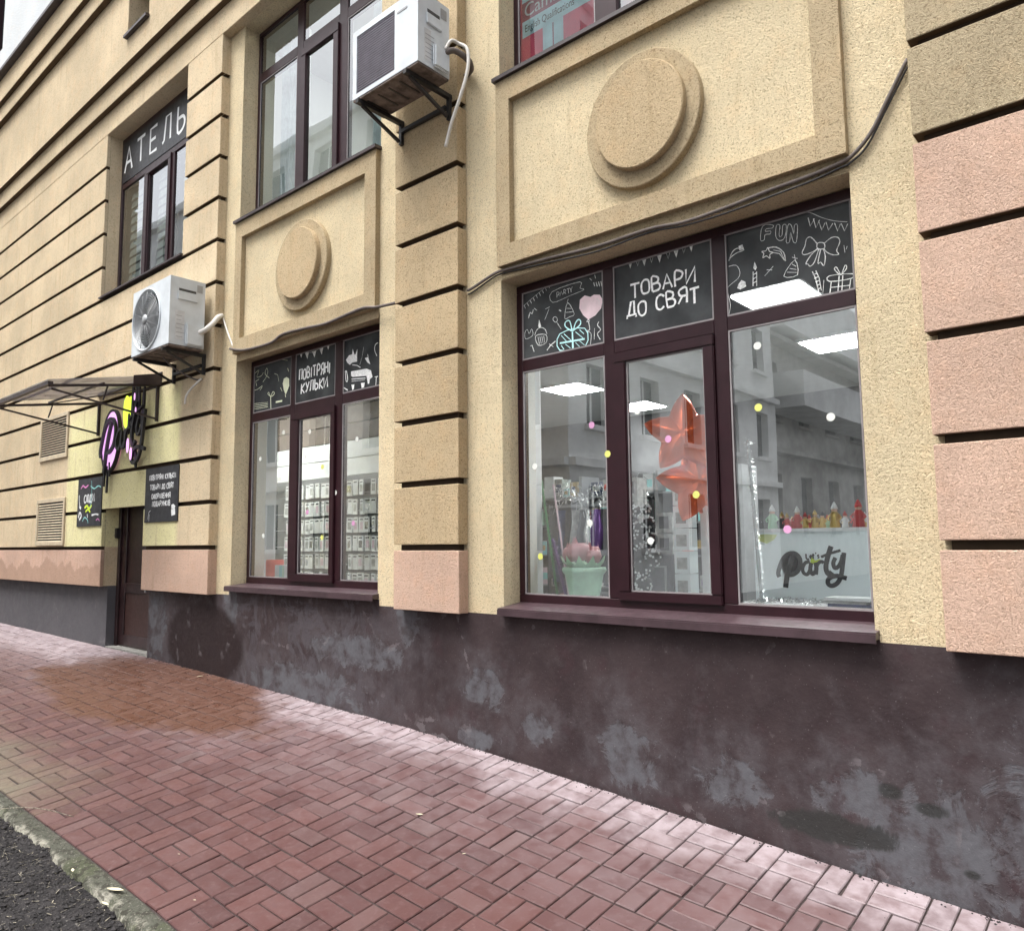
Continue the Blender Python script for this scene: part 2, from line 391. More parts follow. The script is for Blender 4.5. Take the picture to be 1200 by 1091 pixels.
        if smooth: me.polygons.foreach_set('use_smooth', [True]*len(me.polygons))
        o = bpy.data.objects.new(name, me); link(o); place(o, parent); return o
def box(name, mat, parent, x0, x1, y0, y1, z0, z1, bevel=0): return B().box(x0,x1,y0,y1,z0,z1).build(name, mat, parent, bevel)

def smooth_pts(p, n=4):
    if len(p) < 3: return p
    out = []; closed = p[0] == p[-1]; L = len(p)
    for i in range(L-1):
        p0 = p[i-1] if i > 0 else (p[-2] if closed else p[0]); p1 = p[i]; p2 = p[i+1]
        p3 = p[i+2] if i+2 < L else (p[1] if closed else p[-1])
        for k in range(n):
            t = k/n; out.append(tuple(.5*((2*b)+(-a+c)*t+(2*a-5*b+4*c-d)*t*t+(-a+3*b-3*c+d)*t**3) for a, b, c, d in zip(p0, p1, p2, p3)))
    out.append(p[-1]); return out
def strip(b, pts, w, y, thick=0, mi=0, taper=False, jitter=0):
    """a ribbon of width w along pts (x,z) in the plane y, facing -Y; thick > 0 makes it solid"""
    q = [pts[0]]
    for p in pts[1:]:
        if math.hypot(p[0]-q[-1][0], p[1]-q[-1][1]) > 1e-4: q.append(p)
    if len(q) < 2: return
    L = []; Rr = []; n = len(q)
    for i in range(n):
        a = q[max(i-1, 0)]; c = q[min(i+1, n-1)]; dx, dz = c[0]-a[0], c[1]-a[1]; l = math.hypot(dx, dz) or 1
        ww = w/2*(1+random.uniform(-jitter, jitter))
        if taper: ww *= .35 + .65*math.sin(math.pi*(i+.6)/(n+.2))
        nx, nz = -dz/l*ww, dx/l*ww; L.append((q[i][0]+nx, q[i][1]+nz)); Rr.append((q[i][0]-nx, q[i][1]-nz))
    vs = [(x, y, z) for x, z in L] + [(x, y, z) for x, z in Rr]; fs = [(i, i+1, n+i+1, n+i) for i in range(n-1)]
    if thick:
        vs += [(x, y+thick, z) for x, z in L] + [(x, y+thick, z) for x, z in Rr]
        for i in range(n-1):
            fs += [(2*n+i, 3*n+i, 3*n+i+1, 2*n+i+1), (i, 2*n+i, 2*n+i+1, i+1), (n+i, n+i+1, 3*n+i+1, 3*n+i)]
        fs += [(0, n, 3*n, 2*n), (n-1, 3*n-1, 4*n-1, 2*n-1)]
    b.add(vs, fs, mi)
def poly(b, pts, y, mi=0, thick=0):
    n = len(pts); vs = [(x, y, z) for x, z in pts]; fs = [tuple(range(n))]
    if thick:
        vs += [(x, y+thick, z) for x, z in pts]; fs += [(i, (i+1) % n, n+(i+1) % n, n+i) for i in range(n)]
    b.add(vs, fs, mi)
def drawing(name, items, mat, parent, soft=True):
    b = B(); y = .1795
    for i, (k, w, pts) in enumerate(items):
        yy = y - .00004*(i % 20)
        if k == 's': strip(b, smooth_pts(pts, 3) if (soft and len(pts) > 3) else pts, w*.8, yy, jitter=.25)
        else: poly(b, pts, yy)
    return b.build(name, mat, parent, recalc=False)

GLYPH = {  # strokes on a 4 x 6 grid
'А': [[(0,0),(2,6),(4,0)],[(.8,2.2),(3.2,2.2)]], 'В': [[(.3,0),(.3,6),(2.6,5.8),(3.2,4.6),(2.4,3.3),(.5,3.1)],[(.5,3.1),(2.8,3),(3.7,1.6),(2.8,.1),(.3,0)]],
'Д': [[(0,-.9),(0,.3),(4,.3),(4,-.9)],[(.7,.3),(1.8,6),(3.2,6),(3.3,.3)]], 'Е': [[(3.6,6),(.3,6),(.3,0),(3.6,0)],[(.3,3.1),(3,3.1)]],
'И': [[(.2,6),(.2,0),(3.8,6),(3.8,0)]], 'І': [[(1.6,0),(1.8,6)]], 'К': [[(.3,6),(.3,0)],[(3.6,6),(.5,2.9),(3.8,0)]],
'Л': [[(-.1,.1),(.7,.6),(1.5,6),(3.6,6),(3.6,0)]], 'Н': [[(.2,6),(.2,0)],[(3.8,6),(3.8,0)],[(.2,3),(3.8,3)]],
'О': [[(2,6),(.5,5),(.2,3),(.7,.8),(2,0),(3.4,.8),(3.8,3),(3.4,5.2),(2,6)]], 'П': [[(.3,0),(.3,6),(3.7,6),(3.7,0)]],
'Р': [[(.4,0),(.4,6),(2.8,5.9),(3.7,4.5),(2.8,3),(.5,2.7)]], 'С': [[(3.6,5),(2.2,6),(.6,5),(.2,3),(.7,.8),(2.2,0),(3.7,.9)]],
'Т': [[(0,6),(4,6)],[(2,6),(2,0)]], 'У': [[(.2,6),(2,2.6)],[(3.8,6),(1.6,1),(.4,0)]],
'Я': [[(3.6,0),(3.6,6),(1.2,5.9),(.4,4.5),(1.2,3),(3.5,2.9)],[(1.8,2.9),(.2,0)]], 'Ь': [[(.5,6),(.5,0),(2.8,.1),(3.6,1.6),(2.8,3),(.5,3.1)]],
'Ю': [[(.2,0),(.2,6)],[(.2,3),(1.6,3)],[(2.7,6),(1.7,5),(1.5,3),(1.8,.8),(2.7,0),(3.7,.8),(3.9,3),(3.6,5.2),(2.7,6)]], 'Ф': [[(2,6.4),(2,-.4)],[(2,5),(.4,4.4),(.1,3),(.5,1.6),(2,1),(3.5,1.6),(3.9,3),(3.6,4.4),(2,5)]], 'М': [[(.1,0),(.4,6),(2,2),(3.6,6),(3.9,0)]],
'Р2': [], ' ': []}
def letter_objs(txt, x, z, w, h, gap, thick_w, y, mat, parent, depth=0, wob=0, slope=0, name='letter'):
    """one mesh per letter"""
    cx = x
    for i, ch in enumerate(txt):
        wi = w*(.45 if ch == 'І' else .6 if ch == ' ' else 1)
        if ch != ' ':
            b = B(); oz = random.uniform(-wob, wob)*h; sk = random.uniform(-wob, wob)
            for j, st in enumerate(GLYPH[ch]):
                pts = [(cx + (p[0] if ch != 'І' else p[0]-.9)/4*w + sk*p[1]/6*w, z + oz + p[1]/6*h + slope*(cx-x)) for p in st]
                if wob: pts = [(a+random.uniform(-wob, wob)*w*.25, c+random.uniform(-wob, wob)*h*.2) for a, c in pts]
                if ch in 'ОСРВЯЬФ' and len(pts) > 3: pts = smooth_pts(pts, 3)
                strip(b, pts, thick_w, y - .0002*j, depth, jitter=.15 if wob else 0)
            b.build(name, mat, parent, recalc=bool(depth))
        cx += wi + gap
def font_text(name, body, x, z, size, y, mat, parent, sx=1):
    cu = bpy.data.curves.new(name, 'FONT'); cu.body = body; cu.size = size; cu.extrude = .0005
    t = bpy.data.objects.new('tmp', cu); COL.objects.link(t)
    dg = bpy.context.evaluated_depsgraph_get(); me = bpy.data.meshes.new_from_object(t.evaluated_get(dg))
    bpy.data.objects.remove(t); me.transform(Matrix(((sx,0,0,x),(0,0,-1,y),(0,1,0,z),(0,0,0,1))))
    me.materials.clear(); me.materials.append(mat)
    o = bpy.data.objects.new(name, me); link(o); place(o, parent); return o
DECALS={'w1r':[('s',0.004,[(-1.475,3.403),(-1.417,3.391),(-1.351,3.342),(-1.286,3.304),(-1.221,3.28)]),('s',0.006,[(-1.424,3.363),(-1.415,3.312),(-1.39,3.347)]),('s',0.006,[(-1.396,3.349),(-1.385,3.295),(-1.363,3.332)]),('s',0.006,[(-1.369,3.329),(-1.354,3.271),(-1.336,3.307)]),('s',0.006,[(-1.33,3.311),(-1.319,3.261),(-1.295,3.293)]),('s',0.006,[(-1.286,3.293),(-1.272,3.244),(-1.256,3.278)]),('s',0.006,[(-1.252,3.28),(-1.237,3.234),(-1.219,3.268)]),('s',0.004,[(-1.682,3.389),(-1.698,3.312),(-1.676,3.306),(-1.67,3.335),(-1.641,3.331),(-1.637,3.347),(-1.666,3.353),(-1.661,3.367),(-1.627,3.362),(-1.623,3.379),(-1.682,3.389)]),('s',0.004,[(-1.602,3.37),(-1.609,3.312),(-1.594,3.281),(-1.57,3.277),(-1.554,3.299),(-1.546,3.354),(-1.566,3.36),(-1.572,3.308),(-1.585,3.299),(-1.589,3.317),(-1.582,3.364),(-1.602,3.37)]),('s',0.004,[(-1.537,3.351),(-1.551,3.261),(-1.532,3.256),(-1.524,3.307),(-1.512,3.251),(-1.494,3.246),(-1.484,3.336),(-1.501,3.341),(-1.507,3.294),(-1.518,3.346),(-1.537,3.351)]),('s',0.006,[(-1.38,3.206),(-1.347,3.197),(-1.346,3.167),(-1.382,3.175),(-1.38,3.206)]),('s',0.006,[(-1.381,3.2),(-1.413,3.248),(-1.438,3.246),(-1.449,3.207),(-1.466,3.175),(-1.451,3.159),(-1.405,3.165),(-1.379,3.179)]),('s',0.006,[(-1.347,3.194),(-1.307,3.216),(-1.274,3.209),(-1.264,3.181),(-1.283,3.139),(-1.273,3.115),(-1.306,3.121),(-1.338,3.147),(-1.348,3.17)]),('s',0.006,[(-1.38,3.174),(-1.417,3.15),(-1.448,3.11),(-1.437,3.102),(-1.426,3.087),(-1.402,3.105),(-1.376,3.17)]),('s',0.006,[(-1.365,3.17),(-1.384,3.094),(-1.369,3.096),(-1.353,3.072),(-1.343,3.119),(-1.351,3.165)]),('s',0.006,[(-1.69,3.203),(-1.682,3.226),(-1.694,3.242),(-1.67,3.239),(-1.657,3.256),(-1.649,3.231),(-1.63,3.219),(-1.648,3.211),(-1.648,3.189),(-1.668,3.209),(-1.69,3.203)]),('s',0.008,[(-1.651,3.252),(-1.608,3.244),(-1.568,3.202),(-1.56,3.151)]),('s',0.005,[(-1.63,3.219),(-1.592,3.202),(-1.567,3.159)]),('s',0.004,[(-1.627,3.233),(-1.585,3.213),(-1.564,3.155)]),('s',0.006,[(-1.895,3.237),(-1.873,3.283),(-1.84,3.3),(-1.799,3.279),(-1.841,3.274),(-1.881,3.257),(-1.895,3.237)]),('f',0,[(-1.833,3.311),(-1.807,3.314),(-1.799,3.282),(-1.827,3.284)]),('s',0.004,[(-1.897,3.205),(-1.851,3.2),(-1.83,3.157),(-1.841,3.121),(-1.888,3.094),(-1.909,3.073),(-1.904,3.021),(-1.896,2.968),(-1.908,2.914)]),('f',0,[(-1.842,3.083),(-1.822,3.104),(-1.799,3.088),(-1.795,3.06),(-1.831,3.049),(-1.85,3.062)]),('f',0,[(-1.739,3.193),(-1.726,3.156),(-1.736,3.141),(-1.748,3.157)]),('s',0.006,[(-1.75,3.137),(-1.754,3.052)]),('s',0.006,[(-1.729,3.132),(-1.732,3.047)]),('s',0.006,[(-1.751,3.118),(-1.729,3.125)]),('s',0.006,[(-1.752,3.093),(-1.73,3.101)]),('s',0.006,[(-1.753,3.069),(-1.731,3.076)]),('s',0.005,[(-1.508,3.144),(-1.574,3.067),(-1.497,3.056),(-1.508,3.144)]),('s',0.004,[(-1.524,3.124),(-1.503,3.106)]),('s',0.004,[(-1.539,3.103),(-1.501,3.087)]),('s',0.004,[(-1.555,3.085),(-1.499,3.07)]),('s',0.004,[(-1.522,3.163),(-1.493,3.148)]),('s',0.004,[(-1.509,3.175),(-1.505,3.143)]),('s',0.004,[(-1.683,3.095),(-1.631,3.139)]),('s',0.004,[(-1.669,3.127),(-1.638,3.119)]),('s',0.006,[(-1.416,3.055),(-1.401,3.015),(-1.387,2.935)]),('s',0.006,[(-1.397,3.055),(-1.381,3.01),(-1.373,2.938)]),('s',0.007,[(-1.414,3.036),(-1.393,3.039)]),('s',0.007,[(-1.408,3.014),(-1.388,3.018)]),('s',0.007,[(-1.402,2.993),(-1.384,2.997)]),('s',0.007,[(-1.396,2.971),(-1.379,2.976)]),('s',0.007,[(-1.391,2.95),(-1.375,2.954)]),('s',0.003,[(-1.357,2.993),(-1.366,2.924)]),('s',0.006,[(-1.328,3.009),(-1.21,2.992),(-1.216,2.968),(-1.327,2.978),(-1.328,3.009)]),('s',0.006,[(-1.319,2.974),(-1.33,2.91)]),('s',0.006,[(-1.22,2.962),(-1.23,2.905)]),('s',0.006,[(-1.277,2.997),(-1.288,2.907)]),('s',0.006,[(-1.258,2.995),(-1.268,2.908)]),('s',0.006,[(-1.326,2.944),(-1.226,2.933)]),('s',0.006,[(-1.274,3.002),(-1.299,3.037),(-1.29,3.049),(-1.276,3.02),(-1.266,3.0),(-1.244,3.047),(-1.237,3.028),(-1.266,3.0)]),('s',0.003,[(-1.244,3.157),(-1.241,3.116)]),('s',0.003,[(-1.228,3.147),(-1.234,3.132)])],'heart':[('f',0,[(-2.913,3.09),(-2.954,3.128),(-2.986,3.184),(-2.979,3.243),(-2.939,3.264),(-2.892,3.243),(-2.862,3.252),(-2.816,3.241),(-2.792,3.202),(-2.807,3.146),(-2.855,3.107)])],'w1l':[('s',0.006,[(-2.913,3.09),(-2.902,3.078),(-2.925,3.078),(-2.913,3.09)]),('s',0.006,[(-2.911,3.075),(-2.903,3.019),(-2.925,3.015),(-2.892,2.988),(-2.9,2.916)]),('s',0.004,[(-2.84,3.222),(-2.82,3.198),(-2.824,3.17)]),('s',0.004,[(-3.22,3.353),(-2.978,3.368),(-2.977,3.324),(-2.944,3.305),(-3.071,3.289),(-3.215,3.275),(-3.22,3.353)]),('s',0.005,[(-3.176,3.302),(-3.176,3.34),(-3.157,3.333),(-3.161,3.319),(-3.174,3.317)]),('s',0.005,[(-3.151,3.307),(-3.138,3.339),(-3.124,3.311)]),('s',0.005,[(-3.116,3.314),(-3.115,3.344),(-3.098,3.338),(-3.103,3.326),(-3.113,3.326),(-3.096,3.312)]),('s',0.005,[(-3.088,3.343),(-3.066,3.343)]),('s',0.005,[(-3.077,3.344),(-3.074,3.31)]),('s',0.005,[(-3.064,3.345),(-3.053,3.328),(-3.041,3.348)]),('s',0.005,[(-3.053,3.328),(-3.052,3.312)]),('s',0.005,[(-3.084,3.246),(-3.111,3.14),(-3.068,3.142),(-3.029,3.154),(-3.084,3.246)]),('s',0.004,[(-3.094,3.207),(-3.055,3.197)]),('s',0.004,[(-3.102,3.179),(-3.041,3.171)]),('s',0.004,[(-3.077,3.27),(-3.088,3.247)]),('s',0.006,[(-3.374,3.064),(-3.349,2.992),(-3.278,2.999),(-3.28,3.056),(-3.374,3.064)]),('s',0.006,[(-3.381,3.07),(-3.367,3.099),(-3.334,3.118),(-3.289,3.099),(-3.27,3.059)]),('f',0,[(-3.339,3.177),(-3.321,3.126),(-3.334,3.113),(-3.349,3.127)]),('s',0.005,[(-3.351,3.052),(-3.339,2.998)]),('s',0.005,[(-3.334,3.052),(-3.323,2.999)]),('s',0.005,[(-3.317,3.052),(-3.307,3.001)]),('s',0.005,[(-3.3,3.052),(-3.292,3.002)]),('s',0.004,[(-3.473,3.109),(-3.45,3.125),(-3.433,3.091),(-3.41,3.123),(-3.4,3.074),(-3.467,3.06),(-3.473,3.109)]),('s',0.005,[(-3.215,3.151),(-3.204,3.168),(-3.182,3.16),(-3.176,3.138),(-3.192,3.128),(-3.215,3.151)]),('s',0.006,[(-3.18,3.124),(-3.144,3.071)]),('s',0.003,[(-3.491,3.303),(-3.409,3.343),(-3.303,3.388),(-3.231,3.418)]),('s',0.005,[(-3.477,3.311),(-3.464,3.284)]),('s',0.005,[(-3.448,3.323),(-3.435,3.297)]),('s',0.005,[(-3.42,3.336),(-3.407,3.31)]),('s',0.005,[(-3.392,3.349),(-3.379,3.323)]),('s',0.005,[(-3.364,3.362),(-3.351,3.336)]),('s',0.005,[(-3.336,3.374),(-3.323,3.348)]),('s',0.005,[(-3.308,3.387),(-3.296,3.361)]),('s',0.005,[(-3.281,3.399),(-3.268,3.373)]),('s',0.005,[(-3.253,3.411),(-3.241,3.386)]),('s',0.008,[(-3.438,3.207),(-3.421,3.246),(-3.404,3.232),(-3.392,3.261)]),('s',0.005,[(-3.384,3.269),(-3.358,3.248)]),('s',0.004,[(-3.287,3.166),(-3.248,3.235)]),('s',0.004,[(-3.28,3.242),(-3.241,3.249)]),('s',0.008,[(-3.159,3.209),(-3.141,3.197)]),('s',0.008,[(-3.272,2.942),(-3.24,2.972),(-3.195,2.994)]),('s',0.006,[(-3.252,2.984),(-3.215,2.957)]),('s',0.006,[(-3.425,3.0),(-3.408,3.002),(-3.389,2.952)]),('s',0.008,[(-2.863,3.336),(-2.854,3.309)]),('s',0.008,[(-2.843,3.334),(-2.834,3.303)]),('s',0.008,[(-2.823,3.332),(-2.815,3.298)]),('s',0.008,[(-2.804,3.331),(-2.796,3.292)]),('s',0.005,[(-2.853,3.388),(-2.846,3.361)]),('s',0.004,[(-2.895,3.373),(-2.877,3.354)]),('s',0.007,[(-2.827,3.058),(-2.839,3.036),(-2.814,3.002),(-2.841,2.978),(-2.819,2.935)]),('s',0.005,[(-2.863,3.021),(-2.868,2.944)])],'gift':[('s',0.009,[(-3.157,3.038),(-2.944,3.037),(-2.941,2.913),(-3.159,2.922),(-3.157,3.038)]),('s',0.018,[(-3.048,3.032),(-3.046,2.917)]),('s',0.016,[(-3.158,2.972),(-2.946,2.963)]),('s',0.011,[(-3.052,3.038),(-3.106,3.079),(-3.106,3.111),(-3.069,3.112),(-3.046,3.037),(-3.021,3.087),(-2.996,3.107),(-2.977,3.093),(-2.985,3.065),(-3.046,3.037)]),('s',0.006,[(-3.145,3.025),(-3.096,2.971)]),('s',0.006,[(-3.12,3.031),(-3.06,2.974)]),('s',0.006,[(-3.022,3.027),(-2.958,2.97)]),('s',0.006,[(-2.986,3.033),(-2.951,2.999)]),('s',0.006,[(-3.146,2.955),(-3.122,2.921)]),('s',0.006,[(-3.109,2.956),(-3.067,2.921)]),('s',0.006,[(-3.024,2.953),(-2.989,2.917)]),('s',0.006,[(-2.988,2.956),(-2.947,2.921)])],'w1m':[('s',0.003,[(-2.588,3.413),(-2.471,3.404),(-2.357,3.396),(-2.246,3.398),(-2.118,3.408)]),('f',0,[(-2.593,3.418),(-2.554,3.416),(-2.572,3.36)]),('f',0,[(-2.487,3.408),(-2.449,3.406),(-2.467,3.351)]),('f',0,[(-2.375,3.401),(-2.338,3.399),(-2.356,3.345)]),('f',0,[(-2.257,3.401),(-2.221,3.399),(-2.238,3.346)]),('f',0,[(-2.152,3.411),(-2.118,3.409),(-2.134,3.356)]),('s',0.003,[(-2.529,3.409),(-2.516,3.363),(-2.5,3.406)]),('s',0.003,[(-2.427,3.406),(-2.414,3.361),(-2.399,3.403)]),('s',0.003,[(-2.308,3.398),(-2.295,3.355),(-2.28,3.396)]),('s',0.003,[(-2.198,3.405),(-2.186,3.361),(-2.171,3.402)])],'w2r':[('f',0,[(-5.598,3.262),(-5.558,3.296),(-5.509,3.298),(-5.502,3.347),(-5.477,3.292),(-5.461,3.289),(-5.433,3.335),(-5.437,3.275),(-5.436,3.22),(-5.508,3.221),(-5.54,3.206),(-5.581,3.234)]),('f',0,[(-5.523,3.143),(-5.301,3.133),(-5.239,3.108),(-5.216,3.046),(-5.254,3.032),(-5.261,2.994),(-5.279,2.992),(-5.3,3.069),(-5.497,3.089),(-5.522,3.102)]),('f',0,[(-5.516,3.021),(-5.472,3.017),(-5.479,2.976),(-5.499,2.968)]),('f',0,[(-5.377,3.016),(-5.323,3.013),(-5.334,2.97),(-5.366,2.969)]),('s',0.008,[(-5.507,3.201),(-5.435,3.184),(-5.387,3.157)]),('s',0.008,[(-5.513,3.071),(-5.315,3.051)]),('s',0.005,[(-5.513,3.051),(-5.323,3.035)]),('s',0.003,[(-5.343,3.334),(-5.365,3.248),(-5.396,3.183)]),('f',0,[(-5.326,3.231),(-5.279,3.233),(-5.248,3.164),(-5.286,3.185)]),('s',0.006,[(-5.287,3.26),(-5.279,3.233)]),('s',0.012,[(-5.612,3.152),(-5.588,3.153),(-5.57,3.069),(-5.594,3.068),(-5.604,3.146)]),('s',0.014,[(-5.634,3.013),(-5.568,2.978)]),('s',0.008,[(-5.185,3.041),(-5.14,3.039)]),('s',0.008,[(-5.163,3.038),(-5.169,2.966)]),('s',0.008,[(-5.144,3.338),(-5.181,3.325),(-5.188,3.277),(-5.157,3.223)])],'w2m':[('s',0.003,[(-6.37,3.473),(-6.191,3.429),(-6.047,3.433),(-5.863,3.469)]),('f',0,[(-6.356,3.469),(-6.289,3.465),(-6.313,3.401)]),('f',0,[(-6.252,3.44),(-6.186,3.437),(-6.21,3.373)]),('f',0,[(-6.133,3.432),(-6.068,3.429),(-6.092,3.366)]),('f',0,[(-6.017,3.441),(-5.953,3.439),(-5.976,3.376)]),('f',0,[(-5.912,3.467),(-5.849,3.464),(-5.872,3.402)])],'w2l':[('f',0,[(-6.631,3.194),(-6.613,3.241),(-6.564,3.25),(-6.518,3.227),(-6.514,3.154),(-6.549,3.104),(-6.574,3.074),(-6.609,3.124)]),('s',0.01,[(-6.581,3.075),(-6.573,3.05)]),('s',0.014,[(-6.837,2.963),(-6.848,3.1)]),('s',0.01,[(-6.848,3.095),(-6.901,3.125),(-6.881,3.139),(-6.848,3.095),(-6.809,3.135),(-6.778,3.119),(-6.797,3.099),(-6.848,3.089)]),('s',0.02,[(-6.75,3.022),(-6.634,3.02)]),('s',0.005,[(-7.0,3.265),(-6.939,3.307),(-6.91,3.36),(-6.933,3.398),(-6.962,3.345),(-6.876,3.286)]),('s',0.004,[(-7.186,3.368),(-7.144,3.385),(-7.08,3.399),(-7.12,3.335),(-7.035,3.333),(-6.994,3.362)]),('s',0.006,[(-7.157,3.2),(-7.093,3.203),(-7.009,3.226),(-7.05,3.185)]),('s',0.006,[(-7.116,3.241),(-7.14,3.291),(-7.076,3.305)]),('s',0.004,[(-7.194,3.06),(-6.897,3.039)]),('s',0.004,[(-7.193,3.04),(-6.897,3.023)]),('s',0.004,[(-7.192,3.02),(-6.896,3.007)]),('s',0.004,[(-7.191,3.0),(-6.895,2.991)]),('s',0.004,[(-6.785,3.318),(-6.724,3.297),(-6.701,3.226)]),('s',0.003,[(-6.833,3.497),(-6.69,3.45),(-6.55,3.415)]),('s',0.007,[(-6.669,3.16),(-6.638,3.116)]),('s',0.006,[(-6.547,3.337),(-6.527,3.3)])]}
def rebase(o):
    vs = [v.co for v in o.data.vertices]
    c = Vector(((min(v.x for v in vs)+max(v.x for v in vs))/2, (min(v.y for v in vs)+max(v.y for v in vs))/2, min(v.z for v in vs)))
    o.data.transform(Matrix.Translation(-c)); o.location = o.location + c; return o
def thing(o, label, cat, group=None): rebase(o); return tag(o, label, cat, group)

# ------------------------------------------------------------------ ground levels
GX = [-60, -40, -14.4, -9.1, -4.32, -1.96, -1.0, 0, 3, 20]; GZ = [1.0, .6, .4, .34, .21, .06, -.005, -.07, -.25, -.9]
def g0(x):
    if x <= GX[0]: return GZ[0]
    if x >= GX[-1]: return GZ[-1]
    for i in range(len(GX)-1):
        if x <= GX[i+1]: t = (x-GX[i])/(GX[i+1]-GX[i]); return GZ[i]*(1-t)+GZ[i+1]*t
def g(x): return sum(g0(x+d) for d in (-.5, -.25, 0, .25, .5))/5
CS = .124
def gz(x, y): return g(x) + CS*max(y, -2.45)

# ground: one sheet to the horizon (asphalt roadway), soil strip and pavement bed above it
b = B(); xs = [-400, -120, -60] + [i*2.0 for i in range(-25, 13)] + [60, 150, 400]; ys = [-2.36, -5.2, -5.35, -9, -14, -40, -400]
ys = [1.5, .5] + ys
def road_z(x, y): return g(x) - (.42 if y < -5.1 else .36)
for i in range(len(xs)-1):
    for j in range(len(ys)-1):
        x0, x1, y0, y1 = xs[i], xs[i+1], ys[j], ys[j+1]
        b.quad((x0,y1,road_z(x0,y1)), (x1,y1,road_z(x1,y1)), (x1,y0,road_z(x1,y0)), (x0,y0,road_z(x0,y0)))
o = b.build('ground', M['asphalt'], recalc=False); tag(o, kind='structure')
def sheet(name, x0, x1, y0, y1, nx, ny, zf, mat, skirt=0):
    b = B(); vs = []
    for i in range(nx+1):
        for j in range(ny+1):
            x = x0+(x1-x0)*i/nx; y = y0+(y1-y0)*j/ny; vs.append((x, y, zf(x, y)))
    fs = [(i*(ny+1)+j, (i+1)*(ny+1)+j, (i+1)*(ny+1)+j+1, i*(ny+1)+j+1) for i in range(nx) for j in range(ny)]
    b.add(vs, fs)
    return b.build(name, mat, recalc=False)
pave = sheet('sidewalk', -34, 3, -2.26, .0, 120, 6, lambda x, y: gz(x, y) - .009, M['grout']); tag(pave, kind='structure')
# door step area of paving reaching into the doorway
from mathutils import noise as MN
def soil_z(x, y):
    return gz(x, -2.4) - .022 + .05*MN.noise((x*1.3, y*1.3, 0)) + .030*MN.noise((x*5, y*5, 3)) + .014*MN.noise((x*17, y*17, 7))
soil = sheet('soil', -9.5, .5, -5.1, -2.29, 420, 120, soil_z, M['soil']); soil.data.polygons.foreach_set('use_smooth', [True]*len(soil.data.polygons)); tag(soil, kind='structure')
soil2 = sheet('soil_strip', -34, -9.5, -5.1, -2.29, 40, 6, soil_z, M['soil']); tag(soil2, kind='structure')
# kerb
b = B(); x = -34
def kz(x, y): return gz(x, -2.26) - .004 - .03*max(0, (-2.30-y)) + .004*MN.noise((x*7, y*20, 1))
kb = B(); nx = 520; prof = [(-2.236, 0), (-2.265, .001), (-2.30, -.001), (-2.335, -.012), (-2.35, -.10)]
vs = []; 
for i in range(nx+1):
    x = -34 + 35*i/nx
    for j, (y, dz) in enumerate(prof):
        yy = y - (.022*MN.noise((x*3.1, j*3, 5)) + .01*MN.noise((x*14, j, 2)) if j >= 2 else 0)
        vs.append((x, yy, kz(x, yy) + dz - (.012*max(0, MN.noise((x*4, j*2, 9))) if j >= 2 else 0)))
fs = [(i*5+j, i*5+j+1, (i+1)*5+j+1, (i+1)*5+j) for i in range(nx) for j in range(4)]
kb.add(vs, fs); ko = kb.build('kerb', M['kerb'], recalc=False); ko.data.polygons.foreach_set('use_smooth', [True]*len(ko.data.polygons)); tag(ko, kind='structure')

# ------------------------------------------------------------------ paving bricks in basket weave
P2 = .2230; GAP = .0075
def brick_geo(lx, ly, h=.045, ch=.0045):
    x, y = lx/2, ly/2
    vs = [(-x,-y,-h),(x,-y,-h),(x,y,-h),(-x,y,-h), (-x,-y,-ch),(x,-y,-ch),(x,y,-ch),(-x,y,-ch),
          (-x+ch,-y+ch,0),(x-ch,-y+ch,0),(x-ch,y-ch,0),(-x+ch,y-ch,0)]
    fs = [(0,1,5,4),(1,2,6,5),(2,3,7,6),(3,0,4,7),(4,5,9,8),(5,6,10,9),(6,7,11,10),(7,4,8,11),(8,9,10,11)]
    return vs, fs
LB = P2 - GAP; WB = P2/2 - GAP
spots = []
ix0 = int(-33/P2); 
for ix in range(ix0, 4):
    for iy in range(0, 10):
        cx = ix*P2 + .04; cy = -.004 - P2*iy - P2/2
        for k in (-1, 1):
            if (ix+iy) % 2: spots.append((cx, cy+k*P2/4, 0))
            else: spots.append((cx+k*P2/4, cy, 90))
def shown(x, y):
    d = Vector((x, y+CAM_D, gz(x, y)-1.6)); w = d.dot(F)
    if w <= .2: return 0
    u = 600+894*d.dot(Rt)/w; v = 545.5-894*d.dot(Up)/w
    if not (-15 < u < 1215 and -15 < v < 1106): return 0
    return 1/(w*w) * abs(d.z)/d.length
spots.sort(key=lambda s: -shown(s[0], s[1]))
def brick_matrix(x, y, rot):
    e = .05; dzx = (gz(x+e, y)-gz(x-e, y))/(2*e); dzy = CS
    jx, jy = random.gauss(0, .006), random.gauss(0, .008)
    n = Vector((-dzx+jx, -dzy+jy, 1)).normalized(); tx = Vector((1, 0, dzx-jx)).normalized(); ty = n.cross(tx).normalized(); tx = ty.cross(n)
    rm = Matrix((tx, ty, n)).transposed() @ Matrix.Rotation(R(rot + random.gauss(0, .5)), 3, 'Z')
    return Matrix.Translation((x+random.gauss(0, .0008), y+random.gauss(0, .0008), gz(x, y)+random.gauss(0, .0012))) @ rm.to_4x4()
bm_ = bpy.data.meshes.new('paving_brick'); v_, f_ = brick_geo(LB, WB); bm_.from_pydata(v_, [], f_); bm_.materials.append(M['brick'])
rest = B(); rnds = []
for i, (x, y, rot) in enumerate(spots):
    mw = brick_matrix(x, y, rot)
    if i < 300:
        o = bpy.data.objects.new('paving_brick', bm_); link(o, pave); o.matrix_local = mw
    else:
        rest.add([mw @ Vector(v) for v in v_], f_); rnds += [random.random()]*len(v_)
ro = rest.build('paving_bricks', M['brickrest'], recalc=False); ro.parent = pave; tag(ro, kind='stuff')
